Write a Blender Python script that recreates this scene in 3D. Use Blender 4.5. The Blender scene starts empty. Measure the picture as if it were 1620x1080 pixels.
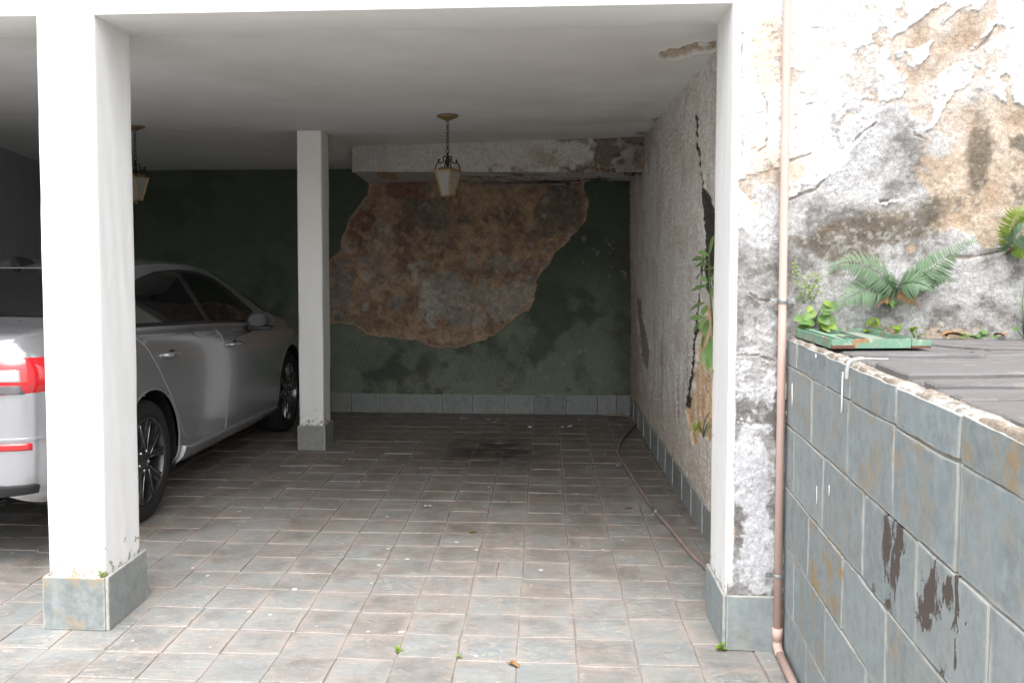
import bpy, bmesh, math, random
import numpy as np
from mathutils import Vector, Matrix
from mathutils.geometry import delaunay_2d_cdt

random.seed(7)
R = math.radians
SC = bpy.context.scene
COL = SC.collection

# ------------------------------------------------------------------ camera
F, PX, PY, HC = 1500.0, 757.0, 485.0, 1.5          # focal length and principal point in photo pixels, eye height
YAW = math.atan(105 / F)
PIT = math.atan(80 / math.hypot(F, 105))
cam_d = bpy.data.cameras.new('camera')
cam = bpy.data.objects.new('camera', cam_d)
COL.objects.link(cam)
SC.camera = cam
cam_d.sensor_width = 36.0
cam_d.lens = F / 1620 * 36.0
cam_d.shift_x = (810 - PX) / 1620
cam_d.shift_y = -(540 - PY) / 1620
cam_d.clip_start = 0.05
cam_d.clip_end = 500
cam.location = (0, 0, HC)
cam.rotation_euler = (math.pi / 2 - PIT, 0, YAW)

# ------------------------------------------------------------------ sky, sun, exposure (bright overcast)
SUN_EL, SUN_AZ = R(62), R(180)                      # azimuth clockwise from +Y: behind the camera
w = bpy.data.worlds.new('World')
SC.world = w
w.use_nodes = True
nt = w.node_tree
nt.nodes.clear()
sky = nt.nodes.new('ShaderNodeTexSky')
sky.sky_type = 'NISHITA'
sky.sun_disc = False
sky.sun_elevation = SUN_EL
sky.sun_rotation = SUN_AZ
sky.air_density = 1.5
sky.dust_density = 4.0
sky.ozone_density = 1.0
hs = nt.nodes.new('ShaderNodeHueSaturation')
hs.inputs['Saturation'].default_value = 0.30
bg = nt.nodes.new('ShaderNodeBackground')
bg.inputs['Strength'].default_value = 0.14
wo = nt.nodes.new('ShaderNodeOutputWorld')
nt.links.new(sky.outputs[0], hs.inputs['Color'])
nt.links.new(hs.outputs[0], bg.inputs['Color'])
nt.links.new(bg.outputs[0], wo.inputs['Surface'])
sd = bpy.data.lights.new('sun', 'SUN')
sd.energy = 0.55
sd.angle = R(50)
sd.color = (1.0, 0.975, 0.94)
so = bpy.data.objects.new('sun', sd)
COL.objects.link(so)
sdir = Vector((math.sin(SUN_AZ) * math.cos(SUN_EL), math.cos(SUN_AZ) * math.cos(SUN_EL), math.sin(SUN_EL)))
so.rotation_euler = sdir.to_track_quat('Z', 'Y').to_euler()
so.location = (0, -4, 8)
SC.view_settings.view_transform = 'Standard'
SC.view_settings.look = 'None'
SC.view_settings.exposure = 1.85
SC.view_settings.gamma = 1.0
SC.cycles.max_bounces = 10
SC.cycles.diffuse_bounces = 7
SC.cycles.glossy_bounces = 4
SC.cycles.transmission_bounces = 6
SC.cycles.use_denoising = True
SC.cycles.sample_clamp_indirect = 6.0

# ------------------------------------------------------------------ measuring helpers (metres; origin under the camera, +Y into the garage)
_fw = Vector((-math.sin(YAW) * math.cos(PIT), math.cos(YAW) * math.cos(PIT), -math.sin(PIT)))
_rt = Vector((math.cos(YAW), math.sin(YAW), 0))
_up = _rt.cross(_fw)
_C = Vector((0, 0, HC))
def ray(x, y): return _fw * F + _rt * (x - PX) - _up * (y - PY)
def onz(x, y, z=0.0):
    d = ray(x, y); return _C + d * ((z - HC) / d.z)
def ony(x, y, Y):
    d = ray(x, y); return _C + d * (Y / d.y)
def onx(x, y, X):
    d = ray(x, y); return _C + d * (X / d.x)

# ------------------------------------------------------------------ numpy noise
def _hash(ix, iy, seed):
    h = (ix.astype(np.int64) * 374761393 + iy.astype(np.int64) * 668265263 + seed * 974634511) & 0xFFFFFFFF
    h = ((h ^ (h >> 13)) * 1274126177) & 0xFFFFFFFF
    h = h ^ (h >> 16)
    return (h & 0xFFFFFF) / float(0xFFFFFF)
def vnoise(x, y, seed=0):
    ix = np.floor(x); iy = np.floor(y)
    fx = x - ix; fy = y - iy
    fx = fx * fx * fx * (fx * (fx * 6 - 15) + 10); fy = fy * fy * fy * (fy * (fy * 6 - 15) + 10)
    a = _hash(ix, iy, seed); b = _hash(ix + 1, iy, seed)
    c = _hash(ix, iy + 1, seed); d = _hash(ix + 1, iy + 1, seed)
    return (a + (b - a) * fx) * (1 - fy) + (c + (d - c) * fx) * fy
def fbm(x, y, freq=1.0, octv=5, seed=0, gain=0.5):
    """about -1 .. 1"""
    s = np.zeros_like(x); amp = 1.0; tot = 0.0; f = freq
    for k in range(octv):
        a = 0.6 * k
        xx = (x * math.cos(a) - y * math.sin(a)) * f; yy = (x * math.sin(a) + y * math.cos(a)) * f
        s += amp * (vnoise(xx + 17.3 * k, yy - 9.1 * k, seed + k) * 2 - 1)
        tot += amp; amp *= gain; f *= 2.03
    return s / tot * 1.6
def sstep(a, b, x):
    t = np.clip((x - a) / (b - a), 0, 1)
    return t * t * (3 - 2 * t)
def mixc(c, col, m):
    return c * (1 - m[..., None]) + np.array(col, float) * m[..., None]
def seg_dist(U, V, pts, closed=False):
    d = np.full(U.shape, 1e9)
    n = len(pts)
    for i in range(n if closed else n - 1):
        ax, ay = pts[i]; bx, by = pts[(i + 1) % n]
        dx, dy = bx - ax, by - ay
        L = dx * dx + dy * dy + 1e-12
        t = np.clip(((U - ax) * dx + (V - ay) * dy) / L, 0, 1)
        d = np.minimum(d, np.hypot(U - ax - t * dx, V - ay - t * dy))
    return d
def poly_sd(U, V, pts):
    """signed distance, positive inside"""
    d = seg_dist(U, V, pts, True)
    ins = np.zeros(U.shape, bool)
    n = len(pts)
    for i in range(n):
        ax, ay = pts[i]; bx, by = pts[(i + 1) % n]
        if ay == by: continue
        c = ((ay > V) != (by > V)) & (U < (bx - ax) * (V - ay) / (by - ay) + ax)
        ins ^= c
    return np.where(ins, d, -d)
def axis(*segs):
    """segs: (start, end, step) ... -> coordinates"""
    out = [segs[0][0]]
    for a, b, st in segs:
        n = max(1, int(round((b - a) / st)))
        out += [a + (b - a) * (k + 1) / n for k in range(n)]
    return np.array(out)

# ------------------------------------------------------------------ object helpers
def tag(o, label=None, cat=None, group=None, kind=None):
    if label: o['label'] = label
    if cat: o['category'] = cat
    if group: o['group'] = group
    if kind: o['kind'] = kind
    return o
def empty(name, loc=(0, 0, 0), rz=0.0):
    o = bpy.data.objects.new(name, None)
    o.empty_display_size = 0.1
    o.location = loc; o.rotation_euler = (0, 0, rz)
    COL.objects.link(o)
    return o
def link_mesh(name, me, mat, parent=None, smooth=False):
    if mat is not None and len(me.materials) == 0: me.materials.append(mat)
    if smooth and len(me.polygons): me.polygons.foreach_set('use_smooth', [True] * len(me.polygons))
    o = bpy.data.objects.new(name, me)
    COL.objects.link(o)
    if parent is not None: o.parent = parent
    return o
def mesh_np(name, P, col, mat, parent=None, flip=False, smooth=True):
    """grid P (nv, nu, 3) with colours (nv, nu, 3) -> object"""
    nv, nu = P.shape[:2]
    idx = np.arange(nv * nu).reshape(nv, nu)
    a, b, c, d = idx[:-1, :-1], idx[:-1, 1:], idx[1:, 1:], idx[1:, :-1]
    q = np.stack([a, b, c, d] if not flip else [a, d, c, b], -1).reshape(-1, 4)
    me = bpy.data.meshes.new(name)
    me.vertices.add(nv * nu)
    me.vertices.foreach_set('co', P.reshape(-1).astype(np.float32))
    me.loops.add(q.size)
    me.loops.foreach_set('vertex_index', q.reshape(-1).astype(np.int32))
    me.polygons.add(len(q))
    me.polygons.foreach_set('loop_start', (np.arange(len(q)) * 4).astype(np.int32))
    me.polygons.foreach_set('loop_total', np.full(len(q), 4, np.int32))
    me.update(calc_edges=True)
    if col is not None:
        at = me.color_attributes.new('Col', 'FLOAT_COLOR', 'POINT')
        rgba = np.concatenate([col.reshape(-1, 3), np.ones((nv * nu, 1))], 1)
        at.data.foreach_set('color', np.clip(rgba, 0, 1).reshape(-1).astype(np.float32))
    return link_mesh(name, me, mat, parent, smooth)

class MB:
    """collects verts and faces, builds one mesh object"""
    def __init__(s): s.v = []; s.f = []; s.uv = {}
    def add(s, vs, fs):
        o = len(s.v); s.v += [tuple(v) for v in vs]; s.f += [tuple(i + o for i in f) for f in fs]
        return s
    def box(s, c, d, M=None, bev=0.0):
        x, y, z = d[0] / 2, d[1] / 2, d[2] / 2
        if bev <= 0:
            vs = [Vector((sx * x, sy * y, sz * z)) for sz in (-1, 1) for sy in (-1, 1) for sx in (-1, 1)]
            fs = [(0, 2, 3, 1), (4, 5, 7, 6), (0, 1, 5, 4), (2, 6, 7, 3), (0, 4, 6, 2), (1, 3, 7, 5)]
        else:
            bm = bmesh.new()
            bmesh.ops.create_cube(bm, size=1.0)
            bmesh.ops.scale(bm, vec=d, verts=bm.verts)
            bmesh.ops.bevel(bm, geom=list(bm.edges), offset=bev, segments=2, profile=0.5, affect='EDGES')
            bm.verts.index_update()
            vs = [v.co.copy() for v in bm.verts]; fs = [tuple(v.index for v in f.verts) for f in bm.faces]
            bm.free()
        if M is not None: vs = [M @ v for v in vs]
        return s.add([Vector(c) + v for v in vs], fs)
    def tube(s, pts, r, n=8, caps=True, closed=False):
        pts = [Vector(p) for p in pts]
        rs = r if isinstance(r, (list, tuple)) else [r] * len(pts)
        N = len(pts); o = len(s.v)
        t0 = (pts[1] - pts[0]).normalized()
        nrm = t0.orthogonal().normalized()
        for i, p in enumerate(pts):
            if closed: t = (pts[(i + 1) % N] - pts[i - 1]).normalized()
            else: t = (pts[min(i + 1, N - 1)] - pts[max(i - 1, 0)]).normalized()
            nrm = (nrm - t * nrm.dot(t))
            nrm = nrm.normalized() if nrm.length > 1e-6 else t.orthogonal().normalized()
            b = t.cross(nrm)
            for k in range(n):
                a = 2 * math.pi * k / n
                s.v.append(tuple(p + (nrm * math.cos(a) + b * math.sin(a)) * rs[i]))
        for i in range(N if closed else N - 1):
            j = (i + 1) % N
            for k in range(n):
                k2 = (k + 1) % n
                s.f.append((o + i * n + k, o + i * n + k2, o + j * n + k2, o + j * n + k))
        if caps and not closed:
            s.f.append(tuple(o + k for k in range(n))[::-1])
            s.f.append(tuple(o + (N - 1) * n + k for k in range(n)))
        return s
    def lathe(s, prof, n=24, c=(0, 0, 0), ax='Z', M=None):
        """prof: (radius, height) list"""
        o = len(s.v)
        for r, h in prof:
            for k in range(n):
                a = 2 * math.pi * k / n
                v = Vector((r * math.cos(a), r * math.sin(a), h))
                if ax == 'X': v = Vector((h, r * math.cos(a), r * math.sin(a)))
                if M is not None: v = M @ v
                s.v.append(tuple(Vector(c) + v))
        for i in range(len(prof) - 1):
            for k in range(n):
                k2 = (k + 1) % n
                s.f.append((o + i * n + k, o + i * n + k2, o + (i + 1) * n + k2, o + (i + 1) * n + k))
        return s
    def build(s, name, mat, parent=None, smooth=False, uv=None, auto=None):
        me = bpy.data.meshes.new(name)
        me.from_pydata(s.v, [], s.f)
        me.update()
        if uv is not None:
            l = me.uv_layers.new(name='UV')
            for i, lp in enumerate(me.loops): l.data[i].uv = uv[lp.vertex_index]
        o = link_mesh(name, me, mat, parent, smooth)
        if auto is not None: sharp(me, auto)
        return o
def sharp(me, ang):
    bm = bmesh.new(); bm.from_mesh(me)
    bmesh.ops.recalc_face_normals(bm, faces=bm.faces)
    for e in bm.edges:
        if len(e.link_faces) == 2 and e.calc_face_angle() > ang: e.smooth = False
    for f in bm.faces: f.smooth = True
    bm.to_mesh(me); bm.free()
def spline(pts, n=8):
    """Catmull-Rom through points"""
    P = [Vector(p) for p in pts]; out = []
    for i in range(len(P) - 1):
        p0 = P[i - 1] if i > 0 else P[i] * 2 - P[i + 1]
        p1, p2 = P[i], P[i + 1]
        p3 = P[i + 2] if i + 2 < len(P) else P[i + 1] * 2 - P[i]
        for k in range(n):
            t = k / n
            out.append(0.5 * ((2 * p1) + (p2 - p0) * t + (2 * p0 - 5 * p1 + 4 * p2 - p3) * t * t + (3 * p1 - p0 - 3 * p2 + p3) * t ** 3))
    out.append(P[-1])
    return out

# ------------------------------------------------------------------ material helpers
class NT:
    def __init__(s, name):
        s.m = bpy.data.materials.new(name); s.m.use_nodes = True
        s.t = s.m.node_tree; s.b = s.t.nodes['Principled BSDF']
        s.out = s.t.nodes['Material Output']
    def n(s, typ, **kw):
        nd = s.t.nodes.new(typ)
        for k, v in kw.items():
            if k in nd.inputs: s.set(nd.inputs[k], v)
            else: setattr(nd, k, v)
        return nd
    def set(s, sock, v):
        if isinstance(v, bpy.types.NodeSocket): s.t.links.new(v, sock)
        else: sock.default_value = v
    def noise(s, vec, scale, detail=4, rough=0.55, dist=0.0):
        nd = s.n('ShaderNodeTexNoise')
        s.set(nd.inputs['Vector'], vec); nd.inputs['Scale'].default_value = scale
        nd.inputs['Detail'].default_value = detail; nd.inputs['Roughness'].default_value = rough
        nd.inputs['Distortion'].default_value = dist
        return nd.outputs['Fac']
    def ramp(s, fac, a, b, ca=(0, 0, 0, 1), cb=(1, 1, 1, 1)):
        nd = s.n('ShaderNodeValToRGB'); s.set(nd.inputs[0], fac)
        nd.color_ramp.elements[0].position = a; nd.color_ramp.elements[1].position = b
        nd.color_ramp.elements[0].color = ca; nd.color_ramp.elements[1].color = cb
        return nd.outputs[0]
    def mix(s, fac, a, b, blend='MIX'):
        nd = s.n('ShaderNodeMix', data_type='RGBA', blend_type=blend)
        s.set(nd.inputs[0], fac); s.set(nd.inputs[6], a); s.set(nd.inputs[7], b)
        return nd.outputs[2]
    def math(s, op, a, b=0.0, c=None, clamp=False):
        nd = s.n('ShaderNodeMath', operation=op); nd.use_clamp = clamp
        s.set(nd.inputs[0], a); s.set(nd.inputs[1], b)
        if c is not None: s.set(nd.inputs[2], c)
        return nd.outputs[0]
    def mapr(s, v, a, b, c=0.0, d=1.0):
        nd = s.n('ShaderNodeMapRange'); s.set(nd.inputs[0], v)
        for i, q in enumerate((a, b, c, d)): nd.inputs[i + 1].default_value = q
        return nd.outputs[0]
    def pos(s): return s.n('ShaderNodeNewGeometry').outputs['Position']
    def vadd(s, v, w_):
        nd = s.n('ShaderNodeVectorMath', operation='ADD'); s.set(nd.inputs[0], v); s.set(nd.inputs[1], w_); return nd.outputs[0]
    def vscale(s, v, sc):
        nd = s.n('ShaderNodeVectorMath', operation='MULTIPLY'); s.set(nd.inputs[0], v); nd.inputs[1].default_value = sc; return nd.outputs[0]
    def bump(s, h, dist=0.003, strength=1.0, normal=None):
        nd = s.n('ShaderNodeBump'); s.set(nd.inputs['Height'], h)
        nd.inputs['Distance'].default_value = dist; nd.inputs['Strength'].default_value = strength
        if normal is not None: s.set(nd.inputs['Normal'], normal)
        return nd.outputs[0]
    def done(s, color=None, rough=None, normal=None, **kw):
        if color is not None: s.set(s.b.inputs['Base Color'], color)
        if rough is not None: s.set(s.b.inputs['Roughness'], rough)
        if normal is not None: s.set(s.b.inputs['Normal'], normal)
        for k, v in kw.items(): s.set(s.b.inputs[k.replace('_', ' ')], v)
        return s.m
def rgb(r, g, b): return (r, g, b, 1.0)

def mat_relief():
    t = NT('weathered_plaster'); p = t.pos()
    c = t.n('ShaderNodeAttribute', attribute_name='Col').outputs['Color']
    n1 = t.noise(p, 60, 5, 0.65); n2 = t.noise(p, 9, 4)
    k = t.math('ADD', t.math('ADD', t.mapr(n1, 0.3, 0.7, -0.28, 0.24), t.mapr(t.noise(p, 150, 3, 0.6), 0.35, 0.65, -0.20, 0.18)), t.mapr(n2, 0.3, 0.7, 0.92, 1.08))
    col = t.mix(1.0, c, t.n('ShaderNodeCombineColor', Red=k, Green=k, Blue=k).outputs[0], 'MULTIPLY')
    h = t.noise(p, 140, 4, 0.7)
    return t.done(col, 0.9, t.bump(h, 0.0025, 0.7))
M_RELIEF = mat_relief()
def mat_ceiling():
    t = NT('smooth_ceiling_plaster'); p = t.pos()
    c = t.n('ShaderNodeAttribute', attribute_name='Col').outputs['Color']
    n2 = t.noise(p, 5, 5)
    k = t.mapr(n2, 0.3, 0.7, 0.95, 1.03)
    col = t.mix(1.0, c, t.n('ShaderNodeCombineColor', Red=k, Green=k, Blue=k).outputs[0], 'MULTIPLY')
    return t.done(col, 0.85, t.bump(t.noise(p, 45, 4, 0.6), 0.0015, 0.35))
M_CEIL = mat_ceiling()

def mat_white(name, tint=(0.80, 0.80, 0.79), chips=0.0, zlow=None):
    t = NT(name); p = t.pos()
    n1 = t.noise(p, 3.2, 5, 0.6); n2 = t.noise(p, 45, 4, 0.6)
    col = t.mix(t.mapr(n1, 0.35, 0.75, 0, 0.35), rgb(*tint), rgb(tint[0] * 0.88, tint[1] * 0.87, tint[2] * 0.84))
    hgt = t.math('ADD', t.math('MULTIPLY', n2, 0.4), t.noise(p, 12, 3))
    if chips > 0:
        zz = t.n('ShaderNodeSeparateXYZ', Vector=p).outputs['Z']
        nn = t.noise(p, 26, 6, 0.68)
        thr = t.math('ADD', nn, t.mapr(zz, zlow[0], zlow[1], chips, -0.2))
        m = t.ramp(thr, 0.66, 0.69)
        col = t.mix(m, col, t.mix(n1, rgb(0.42, 0.33, 0.25), rgb(0.30, 0.27, 0.24)))
        hgt = t.math('SUBTRACT', hgt, t.math('MULTIPLY', m, 1.2))
    stn = t.ramp(t.noise(t.vscale(p, (3.0, 3.0, 0.5)), 3.0, 6, 0.65, 0.4), 0.5, 0.75)
    col = t.mix(t.math('MULTIPLY', stn, 0.16), col, rgb(0.58, 0.56, 0.52))
    # thin dark pitting
    pit = t.ramp(t.noise(p, 70, 2, 0.5), 0.76, 0.8)
    col = t.mix(t.math('MULTIPLY', pit, 0.35), col, rgb(0.4, 0.38, 0.35))
    return t.done(col, 0.75, t.bump(hgt, 0.004, 0.5))
M_WHITE = mat_white('white_wall_paint')
M_PILLAR = mat_white('white_pillar_paint', (0.82, 0.82, 0.81), 0.16, (0.2, 0.5))

def mat_slate(name, vertical=False):
    """object colour drives wear: r rust, g dark flaking, b tone"""
    t = NT(name); p = t.pos()
    oi = t.n('ShaderNodeObjectInfo')
    isl = t.n('ShaderNodeNewGeometry').outputs['Random Per Island']
    rnd = t.math('FRACT', t.math('ADD', oi.outputs['Random'], t.math('MULTIPLY', isl, 7.13)))
    rnd2 = t.math('FRACT', t.math('MULTIPLY', rnd, 13.7))
    off = t.n('ShaderNodeCombineXYZ', X=t.math('MULTIPLY', rnd, 37.0), Y=t.math('MULTIPLY', rnd2, 23.0), Z=0.0).outputs[0]
    q = t.vadd(p, off)
    oc = t.n('ShaderNodeSeparateColor'); t.set(oc.inputs[0], oi.outputs['Color'])
    if vertical:
        base = t.mix(rnd, rgb(0.215, 0.28, 0.31), rgb(0.255, 0.305, 0.32))
        base = t.mix(t.mapr(rnd2, 0.55, 1, 0, 0.5), base, rgb(0.24, 0.26, 0.225))
        base = t.mix(oc.outputs[2], base, t.mix(rnd2, rgb(0.27, 0.27, 0.25), rgb(0.17, 0.18, 0.175)))
    else:
        base = t.mix(rnd, rgb(0.225, 0.262, 0.275), rgb(0.29, 0.305, 0.305))
        base = t.mix(t.mapr(rnd2, 0.5, 1, 0, 0.85), base, rgb(0.255, 0.235, 0.22))
    n1 = t.noise(q, 7, 6, 0.62, 0.6)
    base = t.mix(t.mapr(n1, 0.3, 0.7, 0, 0.7), base, t.mix(rnd2, rgb(0.30, 0.295, 0.27), rgb(0.145, 0.16, 0.165)))
    # cleavage layers
    st = t.noise(t.vscale(q, (3.0, 9.0, 9.0) if not vertical else (6.0, 6.0, 4.0)), 2.6, 7, 0.6, 1.6)
    step = t.math('SNAP', st, 0.09)
    base = t.mix(t.mapr(step, 0.3, 0.7, 0, 0.4), base, rgb(0.145, 0.15, 0.145))
    if not vertical:
        fr = t.math('ABSOLUTE', t.math('SUBTRACT', t.math('FRACT', t.math('MULTIPLY', st, 5.0)), 0.5))
        cl = t.math('MULTIPLY', t.mapr(fr, 0.0, 0.16, 1.0, 0.0), t.mapr(t.noise(q, 4.0, 3), 0.38, 0.55, 0, 0.85))
        base = t.mix(cl, base, t.mix(rnd, rgb(0.46, 0.42, 0.37), rgb(0.30, 0.22, 0.17)))
    # uv edge: grout haze
    uv = t.n('ShaderNodeUVMap').outputs[0]
    sx = t.n('ShaderNodeSeparateXYZ', Vector=uv)
    def edge(c): return t.math('MINIMUM', c, t.math('SUBTRACT', 1.0, c))
    e = t.math('MINIMUM', edge(sx.outputs['X']), edge(sx.outputs['Y']))
    ew = t.math('ADD', e, t.mapr(t.noise(q, 11, 6, 0.7), 0.25, 0.75, 0.16, -0.22))
    hz = t.mapr(ew, 0.0, 0.09, 1.0, 0.0)
    if vertical:
        base = t.mix(t.math('MULTIPLY', t.mapr(t.math('ADD', e, t.mapr(t.noise(q, 16, 5, 0.65), 0.3, 0.7, 0.02, -0.03)), 0.0, 0.03, 1.0, 0.0), 0.6), base, rgb(0.46, 0.44, 0.39))
        base = t.mix(t.mapr(t.noise(t.vscale(p, (1, 1, 0.12)), 14, 5, 0.6), 0.55, 0.75, 0, 0.35), base, rgb(0.40, 0.42, 0.41))
        base = t.mix(t.mapr(t.noise(q, 22, 7, 0.72, 0.4), 0.40, 0.62, 0, 0.45), base, rgb(0.33, 0.365, 0.37))
        base = t.mix(t.mapr(t.noise(t.vadd(q, (3.0, 1.0, 2.0)), 13, 7, 0.72), 0.52, 0.68, 0, 0.5), base, rgb(0.15, 0.165, 0.165))
        rust = t.math('MULTIPLY', t.ramp(t.noise(q, 11, 6, 0.72), 0.50, 0.62), oc.outputs[0])
        base = t.mix(rust, base, t.mix(t.noise(q, 30, 3), rgb(0.40, 0.26, 0.10), rgb(0.20, 0.15, 0.10)))
        fl = t.noise(t.vscale(q, (1, 1, 0.55)), 15, 7, 0.7, 0.4)
        flm = t.math('MULTIPLY', t.ramp(t.math('ADD', fl, t.mapr(t.noise(q, 4.5, 2), 0.35, 0.7, -0.2, 0.14)), 0.585, 0.605), oc.outputs[1])
        base = t.mix(flm, base, rgb(0.085, 0.065, 0.055))
        hgt = t.math('SUBTRACT', t.math('ADD', t.math('MULTIPLY', step, 0.5), t.math('MULTIPLY', t.noise(q, 40, 4), 0.35)), flm)
        rough = 0.6
    else:
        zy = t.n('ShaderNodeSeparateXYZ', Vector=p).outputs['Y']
        tile_brown = t.math('MULTIPLY', t.ramp(t.math('ADD', t.noise(p, 2.6, 6, 0.65, 0.5), t.mapr(zy, 3.8, 6.6, -0.14, 0.10)), 0.40, 0.62), 0.80)  # mottled brown, darker and denser with depth into the garage
        base = t.mix(tile_brown, base, rgb(0.155, 0.128, 0.108))
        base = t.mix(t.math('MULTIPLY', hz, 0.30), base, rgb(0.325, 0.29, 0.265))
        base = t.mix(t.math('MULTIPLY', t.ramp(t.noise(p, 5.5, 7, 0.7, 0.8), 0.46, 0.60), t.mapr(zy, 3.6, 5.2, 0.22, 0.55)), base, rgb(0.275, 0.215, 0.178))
        base = t.mix(t.math('MULTIPLY', t.ramp(t.noise(t.vadd(p, (7.0, 3.0, 0.0)), 3.4, 7, 0.72, 0.6), 0.50, 0.68), 0.5), base, rgb(0.11, 0.102, 0.095))
        sm = t.math('MULTIPLY', t.ramp(t.noise(t.vadd(p, (2.0, 9.0, 0.0)), 4.2, 7, 0.72, 0.5), 0.46, 0.60), t.mapr(e, 0.0, 0.20, 0.75, 0.0))
        base = t.mix(sm, base, rgb(0.335, 0.29, 0.262))
        # wandering pale scuffs
        sc = t.ramp(t.noise(t.vscale(p, (1.0, 2.2, 1)), 7, 8, 0.72, 2.6), 0.57, 0.66)
        base = t.mix(t.math('MULTIPLY', sc, 0.55), base, rgb(0.44, 0.39, 0.345))
        # lime and paint spots
        vo = t.n('ShaderNodeTexVoronoi'); t.set(vo.inputs['Vector'], t.vadd(p, t.vscale(t.n('ShaderNodeTexNoise', Scale=30.0).outputs['Color'], (0.02, 0.02, 0.0)))); vo.inputs['Scale'].default_value = 9.0
        big = t.n('ShaderNodeSeparateColor'); t.set(big.inputs[0], vo.outputs['Color'])
        spot = t.math('LESS_THAN', vo.outputs['Distance'], t.mapr(big.outputs[0], 0.30, 1.0, 0.0, 0.105))
        vo2 = t.n('ShaderNodeTexVoronoi'); t.set(vo2.inputs['Vector'], p); vo2.inputs['Scale'].default_value = 31.0
        b2 = t.n('ShaderNodeSeparateColor'); t.set(b2.inputs[0], vo2.outputs['Color'])
        spot2 = t.math('LESS_THAN', vo2.outputs['Distance'], t.mapr(b2.outputs[0], 0.72, 1.0, 0.0, 0.10))
        sp = t.math('MAXIMUM', spot, spot2)
        base = t.mix(t.math('MULTIPLY', sp, 0.85), base, rgb(0.66, 0.66, 0.63))
        # oil drips where cars stand: a soft spotted mark
        vd = t.n('ShaderNodeVectorMath', operation='DISTANCE'); t.set(vd.inputs[0], t.vscale(p, (1, 0.75, 0))); vd.inputs[1].default_value = (-0.42, 7.25 * 0.75, 0)
        oil = t.math('MULTIPLY', t.mapr(vd.outputs['Value'], 0.10, 0.60, 1.3, 0), t.ramp(t.noise(p, 6, 5, 0.6), 0.38, 0.52), None, True)
        base = t.mix(t.math('MULTIPLY', oil, 0.85), base, rgb(0.035, 0.03, 0.026))
        hgt = t.math('ADD', step, t.math('MULTIPLY', t.noise(q, 34, 5, 0.6), 0.3))
        rough = t.mapr(n1, 0.3, 0.7, 0.42, 0.62)
    return t.done(base, rough, t.bump(hgt, 0.006, 0.8), Specular_IOR_Level=0.4)
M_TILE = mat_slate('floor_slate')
M_SLAB = mat_slate('wall_slate', True)

def mat_simple(name, c, rough=0.6, metal=0.0, nscale=20, var=0.25, bump=0.0, c2=None, spec=0.5):
    t = NT(name)
    co = t.n('ShaderNodeTexCoord').outputs['Object']
    n = t.noise(co, nscale, 5, 0.6)
    d = c2 if c2 else tuple(x * (1 - var) for x in c)
    col = t.mix(t.mapr(n, 0.3, 0.7), rgb(*c), rgb(*d))
    nr = t.bump(n, 0.003, bump) if bump > 0 else None
    return t.done(col, rough, nr, Metallic=metal, Specular_IOR_Level=spec)
def mat_mortar(name, a, b):
    t = NT(name); p = t.pos()
    n = t.noise(p, 14, 6, 0.65); n2 = t.noise(p, 90, 3, 0.6)
    return t.done(t.mix(t.ramp(n, 0.35, 0.65), rgb(*a), rgb(*b)), 0.95, t.bump(t.math('ADD', n2, n), 0.005, 0.8))
M_MORTAR = mat_mortar('floor_mortar', (0.36, 0.28, 0.235), (0.20, 0.165, 0.14))
M_MORTARW = mat_mortar('wall_mortar', (0.40, 0.375, 0.33), (0.20, 0.18, 0.155))

# ================================================================== SETTING
Y0, YB, ZC = 3.62, 9.0, 2.455                       # facade plane, back wall plane, ceiling height
WD = Vector((-0.055, -0.9985, 0)).normalized()      # retaining wall runs towards the camera
WO = Vector((0.915, 3.61, 0))
ZT = 1.20                                           # terrace height

# ---- ground sheet (mortar bed of the paving, reaches well past the frame)
def mat_ground():
    t = NT('paved_ground'); p = t.pos()
    br = t.n('ShaderNodeTexBrick', offset=0.0, squash=1.0)
    t.set(br.inputs['Vector'], t.vadd(p, (0.1, 0.0, 0.0)))
    br.inputs['Color1'].default_value = rgb(0.22, 0.235, 0.235); br.inputs['Color2'].default_value = rgb(0.27, 0.255, 0.24)
    br.inputs['Mortar'].default_value = rgb(0.36, 0.25, 0.19); br.inputs['Scale'].default_value = 1.0
    br.inputs['Mortar Size'].default_value = 0.006; br.inputs['Brick Width'].default_value = 0.2245; br.inputs['Row Height'].default_value = 0.229
    y = t.n('ShaderNodeSeparateXYZ', Vector=p).outputs['Y']
    n = t.noise(p, 3.5, 7, 0.7)
    mort = t.mix(t.ramp(n, 0.35, 0.65), rgb(0.285, 0.255, 0.232), rgb(0.18, 0.16, 0.142))
    col = t.mix(t.math('GREATER_THAN', y, 2.2), br.outputs['Color'], mort)
    return t.done(col, 0.85, t.bump(t.noise(p, 60, 4), 0.004, 0.7))
g = MB(); g.add([(-14, -14, -0.0048), (14, -14, -0.0048), (14, 10, -0.0048), (-14, 10, -0.0048)], [(0, 1, 2, 3)])
ground = tag(g.build('ground', mat_ground()), kind='structure')

def ragged(c, rr, n, amp):
    """quad outline -> [((x, y), (u, v))] with uneven broken edges"""
    out = []
    uvq = ((0, 0), (1, 0), (1, 1), (0, 1))
    for k in range(4):
        a, b = c[k], c[(k + 1) % 4]; ua, ub = uvq[k], uvq[(k + 1) % 4]
        for i in range(n):
            f = i / n
            j = amp if i else amp * 1.6
            out.append(((a[0] + (b[0] - a[0]) * f + rr.uniform(-j, j), a[1] + (b[1] - a[1]) * f + rr.uniform(-j, j)), (ua[0] + (ub[0] - ua[0]) * f, ua[1] + (ub[1] - ua[1]) * f)))
    return out
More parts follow.
